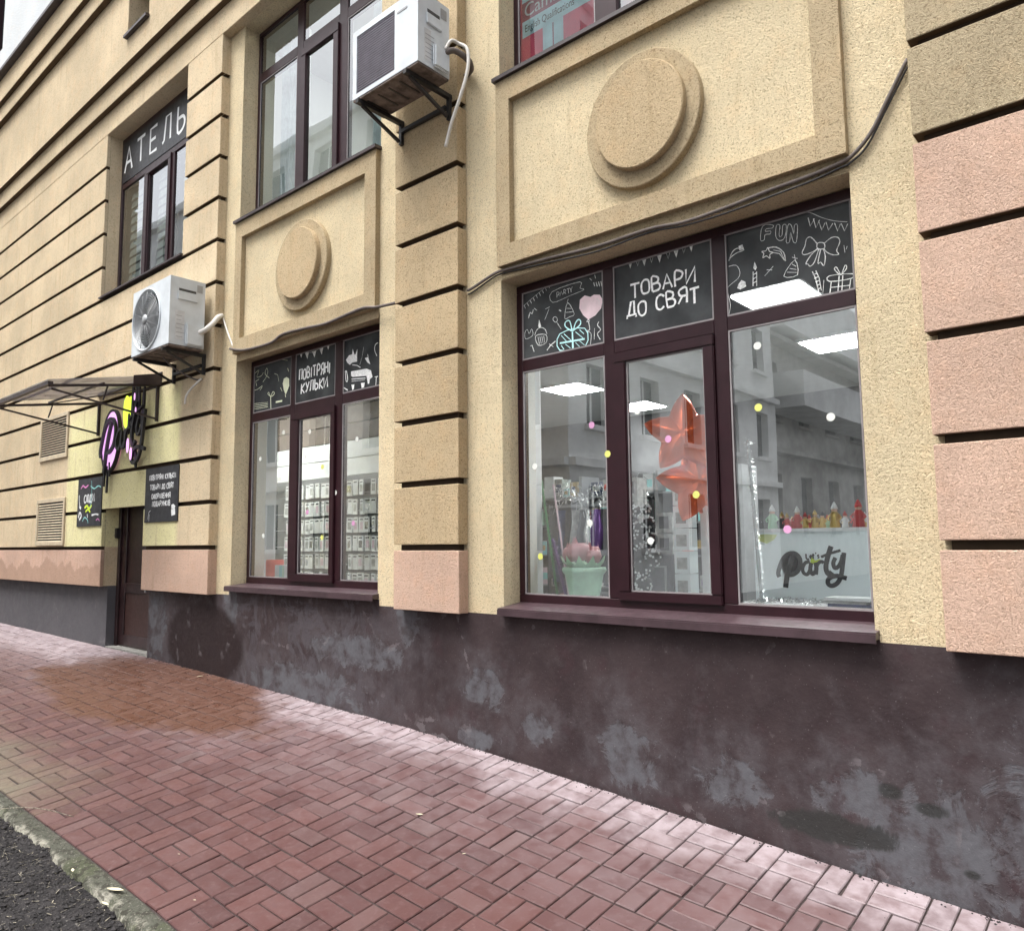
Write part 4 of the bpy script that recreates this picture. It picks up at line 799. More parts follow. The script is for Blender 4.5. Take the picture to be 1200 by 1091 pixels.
# ------------------------------------------------------------------ air conditioners
def ac_unit(x0, x1, y0, y1, z0, z1, kind, label):
    t = empty('air_conditioner', ((x0+x1)/2, (y0+y1)/2, z0), label, 'air conditioner', 'air conditioner outdoor units on the facade')
    W_, Hh = x1-x0, z1-z0
    if kind == 'round':
        fx, fz, fr = x0+W_*.40, z0+Hh*.50, Hh*.43
        # front panel with a round hole
        b = B(); seg = 48; vs = []; 
        corners = []
        for i in range(seg):
            a = 2*math.pi*i/seg; vs.append((fx+fr*math.cos(a), y0, fz+fr*math.sin(a)))
        X0, X1, Z0, Z1 = x0, x1, z0+.02, z1
        for i in range(seg):
            a = 2*math.pi*i/seg; dx, dz = math.cos(a), math.sin(a)
            k = min([(X1-fx)/dx if dx > 1e-6 else 9, (X0-fx)/dx if dx < -1e-6 else 9, (Z1-fz)/dz if dz > 1e-6 else 9, (Z0-fz)/dz if dz < -1e-6 else 9])
            vs.append((fx+dx*k, y0, fz+dz*k))
        for i in range(seg): vs.append((fx+fr*.93*math.cos(2*math.pi*i/seg), y0+.05, fz+fr*.93*math.sin(2*math.pi*i/seg)))
        fs = [(i, (i+1) % seg, seg+(i+1) % seg, seg+i) for i in range(seg)] + [(2*seg+i, 2*seg+(i+1) % seg, (i+1) % seg, i) for i in range(seg)]
        b.add(vs, fs)
        for (X, Z) in ((X0, Z0), (X0, Z1), (X1, Z0), (X1, Z1)):   # fill the corners
            angs = sorted(range(seg), key=lambda i: (vs[seg+i][0]-X)**2+(vs[seg+i][2]-Z)**2)[:2]
            b.add([vs[seg+angs[0]], vs[seg+angs[1]], (X, y0, Z)], [(0, 1, 2)])
        b.quad((x0,y0,z1),(x1,y0,z1),(x1,y1,z1),(x0,y1,z1)); b.quad((x1,y0,Z0),(x1,y1,Z0),(x1,y1,z1),(x1,y0,z1)); b.quad((x0,y1,Z0),(x0,y0,Z0),(x0,y0,z1),(x0,y1,z1)); b.quad((x1,y1,Z0),(x0,y1,Z0),(x0,y1,z1),(x1,y1,z1))
        b.build('casing', M['acwhite'], t)
        g_ = B()
        for k in range(1, 12):
            r = fr*.97*k/12; g_.tube([(fx+r*math.cos(2*math.pi*i/32), y0-.006-.012*(1-(k/12)**2), fz+r*math.sin(2*math.pi*i/32)) for i in range(33)], .0035, 5, cap=False)
        for k in range(16):
            a = 2*math.pi*k/16; g_.tube([(fx+.05*math.cos(a), y0-.02, fz+.05*math.sin(a)), (fx+fr*1.0*math.cos(a), y0-.004, fz+fr*1.0*math.sin(a))], .003, 5)
        g_.disc((fx, fz), .055, .055, y0-.026, y0-.014, 24)
        g_.build('fan_guard', M['greymetal'], t, smooth=True)
        B().tube([(fx+(fr+.015)*math.cos(2*math.pi*i/48), y0-.004, fz+(fr+.015)*math.sin(2*math.pi*i/48)) for i in range(49)], .013, 6, cap=False).build('guard_ring', M['acwhite'], t, smooth=True)
        fn = B()
        for k in range(3):
            a0 = k*2*math.pi/3+.4
            for j in range(8):
                a1, a2 = a0+j*.13, a0+(j+1)*.13; r1, r2 = .06, fr*.9
                fn.quad((fx+r1*math.cos(a1), y0+.055+.006*j, fz+r1*math.sin(a1)), (fx+r2*math.cos(a1), y0+.04+.008*j, fz+r2*math.sin(a1)), (fx+r2*math.cos(a2), y0+.04+.008*(j+1), fz+r2*math.sin(a2)), (fx+r1*math.cos(a2), y0+.055+.006*(j+1), fz+r1*math.sin(a2)))
        fn.disc((fx, fz), .07, .07, y0+.045, y0+.08, 20); fn.build('fan', M['fan'], t)
        B().disc((fx, fz), fr*.98, fr*.98, y0+.125, y0+.13, 40).build('fan_housing', M['fandark'], t)
    else:
        gx0, gx1, gz0, gz1 = x0+.045, x0+W_*.66, z0+.05, z1-.05
        b = B()
        for (a, c, d, e) in ((x0, gx0, z0+.015, z1), (gx1, x1, z0+.015, z1), (gx0, gx1, z0+.015, gz0), (gx0, gx1, gz1, z1)): b.quad((a,y0,d),(c,y0,d),(c,y0,e),(a,y0,e))
        b.quad((gx0,y0,gz0),(gx0,y0+.03,gz0),(gx0,y0+.03,gz1),(gx0,y0,gz1)); b.quad((gx0,y0+.03,gz1),(gx0,y0,gz1),(gx1,y0,gz1),(gx1,y0+.03,gz1))
        b.quad((x0,y0,z1),(x1,y0,z1),(x1,y1,z1),(x0,y1,z1)); b.quad((x1,y0,z0+.015),(x1,y1,z0+.015),(x1,y1,z1),(x1,y0,z1)); b.quad((x0,y1,z0+.015),(x0,y0,z0+.015),(x0,y0,z1),(x0,y1,z1)); b.quad((x1,y1,z0+.015),(x0,y1,z0+.015),(x0,y1,z1),(x1,y1,z1))
        b.build('casing', M['acwhite'], t, recalc=False)
        s = B(); n = 24
        for i in range(n):
            z = gz0 + (gz1-gz0)*(i+.5)/n; s.box(gx0, gx1, y0+.006, y0+.018, z-.0045, z+.0035)
        for i in range(7): xx = gx0+(gx1-gx0)*(i+.5)/7; s.box(xx-.003, xx+.003, y0+.0185, y0+.024, gz0, gz1)
        s.build('grille_bars', M['grille2'], t)
        box('grille_back', M['fandark'], t, gx0+.001, gx1-.001, y0+.029, y0+.034, gz0+.001, gz1-.001)
        box('front_badge', M['greymetal'], t, gx1+.03, gx1+.14, y0-.003, y0-.0005, z1-.10, z1-.085)
    # underside, side details
    box('base_pan', M['rust'], t, x0+.004, x1-.004, y0+.004, y1-.004, z0, z0+.0145 if kind != 'round' else z0+.019)
    b = B()
    for i in range(5): b.box(x0+.1+i*(W_-.25)/4, x0+.115+i*(W_-.25)/4, y0+.06, y1-.05, z0-.004, z0-.0005)
    b.build('drain_slots', M['black'], t)
    sx = x1
    box('valve_cover', M['acwhite'], t, sx+.001, sx+.035, (y0+y1)/2-.02, y1-.02, z0+.03, z0+Hh*.36, .012)
    box('handle_recess', M['fandark'], t, sx+.0005, sx+.0035, y0+.09, y1-.1, z1-.14, z1-.115)
    box('handle_lip', M['acwhite'], t, sx+.001, sx+.016, y0+.075, y1-.085, z1-.235, z1-.15, .005)
    box('sticker', M['paper'], t, sx+.0007, sx+.0022, y0+.06, (y0+y1)/2-.03, z0+Hh*.10, z0+Hh*.52)
    b = B()
    for i in range(6): zz = z0+Hh*(.14+.06*i); b.box(sx+.0024, sx+.003, y0+.07, y0+.07+random.uniform(.04, .09), zz, zz+.006)
    b.box(sx+.0024, sx+.003, y1-.09, y1-.03, z1-.12, z1-.04)
    b.build('sticker_print', M['greymetal'], t)
    return t
M['greymetal'] = plain('mid grey metal', (.30, .31, .32), .4, metal=.3); M['fan'] = plain('grey fan blades', (.22, .225, .23), .35); M['fandark'] = plain('dark fan housing', (.05, .052, .055), .5)
M['grille2'] = plain('grey violet louvres', (.17, .16, .19), .5); M['paper'] = plain('greyish label paper', (.55, .56, .57), .7)
a2 = ac_unit(-8.46, -7.575, -.545, -.175, 3.62, 4.35, 'round', 'white air conditioner with round fan above the shop door sign, on the corner pier')
a1 = ac_unit(-4.58, -3.83, -.54, -.23, 4.99, 5.56, 'slat', 'white air conditioner with square louvred grille beside the red poster, high on the middle pier')
def bracket(x0, x1, y0, z, hd, par, hgt=.34):
    for x in (x0, x1):
        B().bar((x, y0-.02, z-.018), (x, -.1005, z-.018), .034).build('bracket_arm', M['black'], par)
        B().bar((x, -.116, z-.0355), (x, -.116, z-hgt), .03).build('bracket_post', M['black'], par)
        B().bar((x, y0+.03, z-.038), (x, -.14, z-hgt+.02), .022).build('bracket_brace', M['black'], par)
    B().bar((x0+.018, -.13, z-hgt+.1), (x1-.018, -.13, z-hgt+.1), .03).build('bracket_rail', M['black'], par)
bracket(-8.36, -7.68, -.545, 3.618, .3, a2, .22); bracket(-4.50, -3.95, -.54, 4.985, .3, a1, .20)
# pipes
def tubes(name, pts, r, mat, par, n=5): return B().tube(smooth_pts(pts, n), r, 8).build(name, M[mat], par, smooth=True)
tubes('drain_hose', [(-3.80,-.30,5.19),(-3.78,-.26,5.27),(-3.76,-.20,5.27),(-3.70,-.17,5.21),(-3.70,-.17,5.05),(-3.76,-.19,4.85),(-3.84,-.2,4.68),(-3.90,-.2,4.52)], .013, 'hose', a1)
tubes('pipe', [(-3.82,-.30,5.16),(-3.77,-.24,5.20),(-3.74,-.12,5.17),(-3.78,-.05,5.15),(-3.86,-.02,5.15)], .022, 'rubber', a1)
tubes('drain_hose', [(-8.05,-.38,3.60),(-7.98,-.32,3.50),(-7.92,-.2,3.42),(-7.80,-.13,3.36),(-7.72,-.115,3.36)], .009, 'rubber', a2)
tubes('drain_hose', [(-7.72,-.115,3.36),(-7.76,-.16,3.30),(-7.86,-.2,3.20),(-7.90,-.2,3.10)], .012, 'hose', a2)
tubes('pipe', [(-7.56,-.24,3.80),(-7.50,-.20,3.83),(-7.47,-.14,3.90),(-7.48,-.08,3.98),(-7.50,-.02,4.02)], .028, 'hose', a2)

# ------------------------------------------------------------------ canopy over the door
cp = empty('door_canopy', (-9.62, -.10, 3.0), 'small dark steel door canopy with clouded plastic roof and triangular brackets', 'canopy')
XL, XR, YO = -10.45, -8.76, -1.24; zw, zo = 3.44, 3.27
for x in (XL, XR):
    B().bar((x, -.116, 3.02), (x, -.116, 3.46), .03).build('bracket_post', M['darkmetal'], cp)
    B().bar((x, -.131, zw), (x, YO, zo), .028).build('bracket_arm', M['darkmetal'], cp)
    B().bar((x, -.13, 3.05), (x, YO+.03, zo-.03), .02).build('bracket_brace', M['darkmetal'], cp)
    B().bar((x, -.66, 3.345), (x, -.70, 3.19), .014).build('bracket_strut', M['darkmetal'], cp)
B().bar((XL-.06, YO, zo+.02), (XR+.06, YO, zo+.02), .05, .035).build('front_rail', M['darkmetal'], cp)
B().bar((XL, -.7, 3.375), (XR, -.7, 3.375), .022).build('cross_rail', M['darkmetal'], cp)
B().bar((XL+.02, -.7, 3.36), (XR-.02, -.12, 3.42), .012).build('cross_brace', M['darkmetal'], cp)
xm = (XL+XR)/2
sh = B().add([(XL-.07,YO-.03,zo+.045),(XR+.07,YO-.03,zo+.045),(XR+.07,-.104,zw+.10),(XL-.07,-.104,zw+.10),(XL-.07,YO-.03,zo+.052),(XR+.07,YO-.03,zo+.052),(XR+.07,-.104,zw+.107),(XL-.07,-.104,zw+.107)],
    [(3,2,1,0),(4,5,6,7),(0,1,5,4),(1,2,6,5),(3,0,4,7)]).build('roof_sheet', M['roofsheet'], cp)
B().add([(XR+.075,-.104,zw-.01),(XR+.075,-.104,zw+.13),(XR+.075,-.42,zw+.06),(XR+.075,-.42,zw-.04)], [(0,1,2,3)]).build('end_flashing', M['darkmetal'], cp, recalc=False)
B().bar((XL-.07, -.112, zw+.12), (XR+.09, -.112, zw+.12), .012, .05).build('wall_flashing', M['darkmetal'], cp)

# ------------------------------------------------------------------ "Let's Party" lettering
LG = {'P': [(.020,[(362,752),(357,735),(366,705),(384,668),(410,646),(438,644),(458,662),(462,690),(450,722),(425,740),(400,742)]), (.024,[(432,652),(415,690),(402,730),(395,765),(389,800)])],
 'a': [(.016,[(505,680),(485,686),(472,708),(474,730),(490,738),(503,720),(512,686)]), (.018,[(510,690),(506,715),(514,736),(530,722)])],
 'r': [(.019,[(530,684),(533,705),(529,738)]), (.015,[(531,712),(542,688),(557,680),(566,686)])],
 't': [(.022,[(602,612),(588,650),(576,695),(577,722),(588,736),(600,724)]), (.012,[(556,660),(590,646),(642,630)])],
 'y': [(.018,[(618,662),(608,685),(612,706),(625,704),(640,684),(650,650)]), (.020,[(656,640),(648,690),(638,742),(620,774),(595,786),(580,774),(588,752),(620,742),(662,752)])],
 "let's": [(.007,[(489,646),(491,668),(503,668)]), (.006,[(506,662),(514,658),(511,652),(506,660),(513,668)]), (.007,[(521,645),(521,668)]), (.005,[(516,654),(527,651)]), (.006,[(534,640),(533,646)]), (.006,[(548,650),(541,654),(547,660),(541,666)])]}
def logo(par, ox, oz, s, y, th, ink, big=False):
    f = lambda p: (ox + (p[0]-510)*s, oz - (p[1]-700)*s)
    el = [(420+46*math.cos(t)-14*math.sin(t)*.4, 693+58*math.sin(t)) for t in [2*math.pi*i/40 for i in range(40)]]
    b = B(); poly(b, [f(p) for p in el][::-1], y+.0015, thick=th); b.build('pink_oval', M['pinkink2'], par, recalc=bool(th))
    for k, L in LG.items():
        b = B()
        for j, (w, pts) in enumerate(L): strip(b, smooth_pts([f(p) for p in pts], 5), w*s*1000*(1.0 if not big else 1.9), y-.0003*j-.0005-(th*.7 if th else 0), th)
        b.build('letter', ink, par, recalc=bool(th))
M['pinkink2'] = plain('lilac pink print', (.50, .20, .45), .5)
sg = empty('shop_sign', (-9.55, -.15, 2.65), "cut-out party lettering sign with a lilac oval and lime splash above the shop door", 'sign')
M['signpink'] = plain('lit lilac acrylic', (.75, .42, .78), .4, emit=((.75, .38, .80), .55))
sx, sz, ss_ = -9.55, 2.93, .0042
def sf(p): return (sx + (p[0]-510)*ss_, sz - (p[1]-700)*ss_)
el = [(412+55*math.cos(t)-8*math.sin(t), 705+85*math.sin(t)) for t in [2*math.pi*i/40 for i in range(40)]]
b = B(); poly(b, [sf(p) for p in el][::-1], -.150, thick=.035); b.build('lilac_oval', M['signpink'], sg)
b = B(); strip(b, [sf(p) for p in [(412+60*math.cos(t)-8*math.sin(t), 705+90*math.sin(t)) for t in [2*math.pi*i/40 for i in range(41)]]], .022, -.158, .045); b.build('oval_outline', M['ink'], sg)
for k, L in LG.items():
    if k == "let's": continue
    b = B()
    for j, (w, pts) in enumerate(L): strip(b, smooth_pts([sf(p) for p in pts], 5), w*ss_*1000*.5, -.186-.0006*j, .03)
    b.build('letter', M['ink'], sg)
b = B()
for (x0, z0, x1, z1, w) in ((560,690,566,560,.06),(580,700,590,548,.07),(605,690,604,560,.06),(625,680,640,575,.05),(540,700,545,640,.06),(590,740,600,800,.05)): strip(b, smooth_pts([sf((x0,z0)), sf(((x0+x1)/2+4,(z0+z1)/2)), sf((x1,z1))], 4), w, -.1655-.0004*x0/100, .02, taper=True)
b.build('brush_strokes', M['ink'], sg)
b = B(); lm = [(500,640),(505,600),(520,585),(535,598),(548,590),(556,620),(548,660),(540,690),(522,680),(508,670)]; poly(b, [sf(p) for p in lm][::-1], -.158, thick=.02); b.build('lime_splash', plain('lit lime acrylic', (.60, .80, .05), .4, emit=((.62, .85, .05), .6)), sg)
b = B()
for (cx, cz, r) in ((568,735,14),(590,760,12),(602,600,7),(612,640,6)): poly(b, [sf((cx+r*.6*math.cos(t), cz+r*math.sin(t)*1.5)) for t in [-2*math.pi*i/18 for i in range(18)]], -.206, thick=.004)
b.build('pale_dots', M['signpink'], sg)
b = B()
for (x, z0, z1) in ((378,775,840),(400,780,860),(415,770,812)): strip(b, [sf((x, z0)), sf((x+2, (z0+z1)/2)), sf((x, z1))], .03, -.16, .02)
b.build('paint_drips', M['ink'], sg)

# boards beside the door
bd = empty('poster_board', (-10.63, -.11, 1.86), 'small black poster board with colourful chalk scribbles left of the door', 'poster board', 'black boards beside the shop door')
box('board', M['board'], bd, -11.05, -10.255, -.112, -.1035, 1.86, 2.485)
letter_objs('СЮДИ', -10.83, 2.17, .075, .10, .014, .022, -.1126, M['white'], bd, wob=.12)
def scrib(mat, items, y=-.1128):
    b = B()
    for j, (w, pts) in enumerate(items): strip(b, smooth_pts(pts, 3), w, y-.00005*j, jitter=.2)
    b.build('chalk_scribble', M[mat], bd, recalc=False)
scrib('lime', [(.03, [(-10.80,2.10),(-10.72,2.13),(-10.65,2.09),(-10.56,2.13)]), (.025, [(-10.76,2.05),(-10.68,2.08),(-10.60,2.04)])])
scrib('pinkink', [(.018, [(-10.95,2.36),(-10.88,2.40),(-10.8,2.37),(-10.70,2.40)]), (.014, [(-10.4,1.93),(-10.34,1.95),(-10.29,1.92)])])
scrib('tealbox', [(.014, [(-10.62,2.38),(-10.5,2.34),(-10.38,2.37),(-10.29,2.35)]), (.014, [(-10.85,1.93),(-10.78,1.98),(-10.68,1.94),(-10.66,1.90)]), (.01, [(-10.6,2.45),(-10.58,2.3),(-10.6,2.1)])])
scrib('white', [(.02, [(-11.0,2.28),(-10.99,2.2),(-10.97,2.14)]), (.03, [(-11.0,1.98),(-10.95,2.05),(-10.9,2.0),(-10.96,1.95)]), (.035, [(-10.98,2.13),(-10.92,2.10)]), (.02, [(-10.55,2.0),(-10.42,2.01),(-10.33,2.0)]), (.018, [(-10.7,2.02),(-10.68,1.97)])])
b2 = empty('poster_board', (-8.58, -.11, 1.86), 'square black poster board with four lines of white lettering right of the door', 'poster board', 'black boards beside the shop door')
box('board', M['board'], b2, -8.995, -8.175, -.112, -.1035, 1.865, 2.485)
letter_objs('ПОВІТРЯНІ КУЛЬКИ', -8.89, 2.345, .036, .055, .0085, .0125, -.1126, M['white'], b2, wob=.05)
letter_objs('ТОВАРИ ДО СВЯТ', -8.87, 2.235, .036, .055, .0085, .0125, -.1126, M['white'], b2, wob=.05)
letter_objs('ОФОРМЛЕННЯ', -8.82, 2.13, .038, .055, .0095, .0125, -.1126, M['white'], b2, wob=.05)
letter_objs('ПОДАРУНКІВ', -8.80, 2.045, .038, .055, .0095, .0125, -.1126, M['white'], b2, wob=.05)
b = B(); strip(b, [(-8.32,2.02),(-8.28,2.03),(-8.24,2.01)], .05, -.1127); strip(b, [(-8.28,2.0),(-8.27,1.93)], .09, -.1128); strip(b, [(-8.9,1.9),(-8.88,1.98),(-8.84,2.0)], .008, -.1127); strip(b, [(-8.87,1.88),(-8.865,1.96)], .007, -.1129)
b.build('chalk_scribble', M['white'], b2, recalc=False)

# ------------------------------------------------------------------ inside of the shop
def st(o): return tag(o, kind='structure')
RX0, RX1, RY, RF, RC = -11.6, .9, 6.6, .42, 3.62
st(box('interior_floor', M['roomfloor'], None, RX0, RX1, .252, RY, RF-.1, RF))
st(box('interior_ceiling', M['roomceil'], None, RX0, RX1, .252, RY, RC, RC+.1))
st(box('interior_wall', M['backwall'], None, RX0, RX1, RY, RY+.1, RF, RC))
st(box('interior_wall', M['roomwall'], None, RX0-.1, RX0, .252, RY, RF, RC)); st(box('interior_wall', M['roomwall'], None, RX1, RX1+.1, .252, RY, RF, RC))
st(box('interior_wall', M['roomwall'], None, -7.42, -7.30, .252, .55, RF, RC-.001))
st(box('interior_wall', M['roomwall'], None, -3.72, -3.57, .252, .47, RF, RC-.001))
for nm, (cx, cy) in zip(('seen through the chalkboard film of the right pane', 'deep in the shop behind the left pane of the right window', 'farthest from the street, above the star balloons', 'at the upper right corner of the right window', 'added out of view to light the packet wall of the left window'), ((-2.37, 2.1), (-5.9, 4.03), (-5.95, 5.75), (-2.5, 4.0), (-9.2, 1.15))):  # the last panel is added, unseen, to brighten the packet wall
    e = empty('ceiling_light', (cx, cy, RC-.04), 'square lit ceiling panel ' + nm, 'ceiling light', 'square ceiling lights in the shop')
    box('light_frame', M['white'], e, cx-.32, cx+.32, cy-.32, cy+.32, RC-.03, RC-.0005)
    box('diffuser', M['lamp'], e, cx-.29, cx+.29, cy-.29, cy+.29, RC-.036, RC-.0305)

# counter with the logo
ct = empty('shop_counter', (-1.4, 1.1, RF), 'pale shop counter printed with black party lettering over a pink oval', 'counter')
box('counter_front', M['panel'], ct, -2.085, -.55, .80, .83, RF, 1.645)
box('counter_top', M['white'], ct, -2.10, -.54, .78, 1.45, 1.6455, 1.668)
box('counter_side', M['panel'], ct, -2.083, -2.055, .831, 1.44, RF, 1.645)
logo(ct, -1.725, 1.437, .00136, .7985, 0, M['ink'])
b = B(); poly(b, [(-2.075,1.63),(-2.0,1.635),(-1.93,1.63),(-1.95,1.60),(-2.0,1.575),(-2.04,1.59),(-2.07,1.57)][::-1], .7988); b.build('lime_splash', plain('pale lime print', (.62,.70,.30), .5), ct, recalc=False)
b = B(); poly(b, [(-1.72,1.50),(-1.70,1.47),(-1.67,1.48),(-1.66,1.455),(-1.70,1.44),(-1.73,1.46)], .7987); b.build('lime_splash', M['lime'], ct, recalc=False)
# figurines and decorations on the counter top
def figurine(x, y, h, hat, coat, label, k):
    e = empty('figurine', (x, y, 1.668), label, 'figurine', 'small figurines standing in a row on the counter')
    B().lathe([(0,0),(.022*h/.12,0),(.024*h/.12,.01),(.019*h/.12,h*.32),(.021*h/.12,h*.5),(.012*h/.12,h*.62),(0,h*.64)], (x, y, 1.668), 12).build('body', M[coat], e, smooth=True)
    B().lathe([(0,h*.58),(.011*h/.12,h*.61),(.014*h/.12,h*.67),(.011*h/.12,h*.73),(0,h*.75)], (x, y, 1.668), 10).build('head', M['skin'], e, smooth=True)
    B().lathe([(0,h*.71),(.017*h/.12,h*.72),(.013*h/.12,h*.82),(.004*h/.12,h*.97),(0,h)], (x, y, 1.668), 10).build('hat', M[hat], e, smooth=True)
    for s in (-1, 1): B().tube([(x+s*.018*h/.12, y, 1.668+h*.5), (x+s*.03*h/.12, y-.012, 1.668+h*.38), (x+s*.02*h/.12, y-.025, 1.668+h*.3)], .005*h/.12, 6).build('arm', M[coat], e)
M['skin'] = plain('painted face', (.62, .42, .32), .5)
figs = [(-1.98,.17,'white','mint','white and green flowered figurine at the left end of the counter row'), (-1.93,.12,'gold','cloth','dark figurine with a gold hat, second in the counter row'), (-1.885,.11,'gold','red','small red figurine with a gold hat, third in the counter row'),
        (-1.83,.155,'white','red','tall red coated figurine with a white hat, fourth in the counter row'), (-1.77,.11,'red','gold','gold figurine with a red hat near the middle of the counter row'), (-1.72,.125,'gold','gold','all gold figurine in the middle of the counter row'),
        (-1.665,.115,'cloth','gold','gold figurine with a dark hat just right of the middle of the counter row'), (-1.60,.175,'white','gold','tall gold figurine with a white pointed hat'), (-1.53,.11,'red','white','small white figurine with a red hat between two tall ones'),
        (-1.46,.185,'red','red','tallest red figurine near the right pane edge'), (-1.385,.12,'gold','white','white figurine with a gold hat beside the tallest red one'), (-1.32,.10,'white','silver','silver figurine at the right edge of the pane')]
for i, (x, h, hat, coat, lab) in enumerate(figs): figurine(x, .86+.03*(i % 2), h*.92, hat, coat, lab, i)
ordn = ['first', 'second', 'third', 'fourth', 'fifth', 'sixth', 'seventh', 'eighth', 'ninth', 'tenth', 'eleventh', 'twelfth']
for i in range(12):
    x = -1.955+.056*i; h = random.uniform(.07, .10); a_, c_ = random.choice(['gold', 'silver', 'white', 'red']), random.choice(['gold', 'cloth', 'red', 'mint'])
    figurine(x, .98, h, a_, c_, '%s low figurine from the left in the back row on the counter' % ordn[i], i)
# low white table at the right pane with papers
tb = empty('display_table', (-1.35, .5, RF), 'low white display table with magazines behind the right pane', 'table')
box('table_top', M['white'], tb, -2.0, -.8, .30, .72, 1.215, 1.235)
for x in (-1.95, -.85):
    for y in (.33, .69): box('leg', M['white'], tb, x-.02, x+.02, y-.02, y+.02, RF, 1.2145)
for i, (x, y, mt, lab) in enumerate(((-1.38,.40,'white','top white magazine on the display table'), (-1.40,.41,'greybox','grey printed magazine in the middle of the magazine pile'), (-1.37,.42,'navy','navy blue magazine under the others on the display table'))):
    z = 1.236+.017*(2-i); o = B().box(x-.11, x+.12, y-.08, y+.09, z, z+.015).build('magazine', M[mt]); thing(o, lab, 'magazine', 'magazines piled on the display table')
random.seed(3)
b = B()
for i in range(160):
    x = random.uniform(-1.93, -1.5); y = random.uniform(.33, .6); z = 1.236; a = random.uniform(0, 6.28); l = random.uniform(.015, .05)
    b.bar((x, y, z+random.uniform(.002, .02)), (x+l*math.cos(a), y+l*math.sin(a), z+random.uniform(.002, .025)), .004, .002)
o = b.build('tinsel_snow', M['silver']); rebase(o); tag(o, 'scattered silver tinsel lying on the display table', 'tinsel', kind='stuff')

# tinsel columns
def tinsel(p0, p1, r, mat, label, n=700, spread=1.0):
    b = B(); p0 = Vector(p0); p1 = Vector(p1); d = p1-p0
    b.tube([p0, (p0+p1)/2, p1], r*.28, 6)
    for i in range(n):
        t = random.random(); c = p0 + d*t; a = random.uniform(0, 6.28); e = Vector((math.cos(a), math.sin(a), random.uniform(-.5, .5)))*r*random.uniform(.6, 1.1)
        s = Vector((-math.sin(a), math.cos(a), .3))*.003
        b.add([c-s, c+s, c+e], [(0,1,2)])
    o = b.build('tinsel_garland', M[mat], recalc=False); return thing(o, label, 'garland', 'tinsel garlands leaning behind the glass')
tinsel((-3.42,.45,1.19), (-3.60,.50,2.06), .030, 'green', 'green tinsel garland leaning against the white jamb')
tinsel((-3.36,.48,1.19), (-3.52,.52,1.62), .045, 'purple', 'short purple tinsel garland behind the green one')
tinsel((-3.31,.44,1.19), (-3.47,.48,2.02), .022, 'pinktin', 'pinkish white tinsel garland leaning beside the green one')
tinsel((-1.885,.42,1.24), (-1.93,.42,2.20), .035, 'silver', 'silver tinsel column at the left edge of the right pane', 900)
box('display_ledge', M['roomwall'], None, -3.56, -2.02, .252, .70, 1.10, 1.195); st(bpy.data.objects['display_ledge'])
st(box('display_ledge', M['roomwall'], None, -7.29, -4.91, .252, .50, 1.10, 1.225))

# tulip shaped balloon in a mint pot
tp = empty('balloon_tulip_pot', (-3.19, .46, 1.195), 'mint green pot with dusty pink tulip shaped balloons and pale green leaves', 'flower pot')
c = (-3.19, .46, 1.195); k_ = .84
B().lathe([(0,0),(.10,0),(.112,.05),(.135,.17),(.150,.19),(.158,.205),(.150,.225),(.135,.225),(.128,.20),(0,.19)], c, 32).build('pot', M['mint'], tp, smooth=True)
b = B()
for i in range(11):
    a = 2*math.pi*i/11; vs = []; 
    for j in range(6):
        t = j/5; r = .05+.125*t; w = .045*math.sin(math.pi*(t*.8+.2))+.002; z = .19+.10*t**.8+.03*(t > .9)
        for s in (-1, 1): vs.append((c[0]+r*math.cos(a)-s*w*math.sin(a), c[1]+r*math.sin(a)+s*w*math.cos(a), c[2]+z-.012*abs(s)))
    b.add(vs, [(2*j, 2*j+1, 2*j+3, 2*j+2) for j in range(5)])
b.build('leaves', M['mint2'] if 'mint2' in M else M['mint'], tp, smooth=True, recalc=False)
def bud(cx, cy, cz, s):
    b = B(); prof = [(0,0),(.045,.01),(.062,.05),(.055,.085),(.042,.10),(.028,.092),(0,.088)]
    b.lathe([(r*s, z*s) for r, z in prof], (cx, cy, cz), 16)
    for i in range(3):
        a = i*2.09+.5; b.add([(cx+.05*s*math.cos(a-.5), cy+.05*s*math.sin(a-.5), cz+.075*s), (cx+.05*s*math.cos(a+.5), cy+.05*s*math.sin(a+.5), cz+.075*s), (cx+.04*s*math.cos(a), cy+.04*s*math.sin(a), cz+.135*s)], [(0,1,2)])
    return b.build('tulip_bud', M['tulip'], tp, smooth=True)
for (dx, dy, dz, s) in ((-.085,-.03,.26,1.05),(.0,-.06,.265,1.3),(.085,-.01,.25,1.0),(.03,.06,.27,1.0)): bud(c[0]+dx, c[1]+dy, c[2]+dz, s)

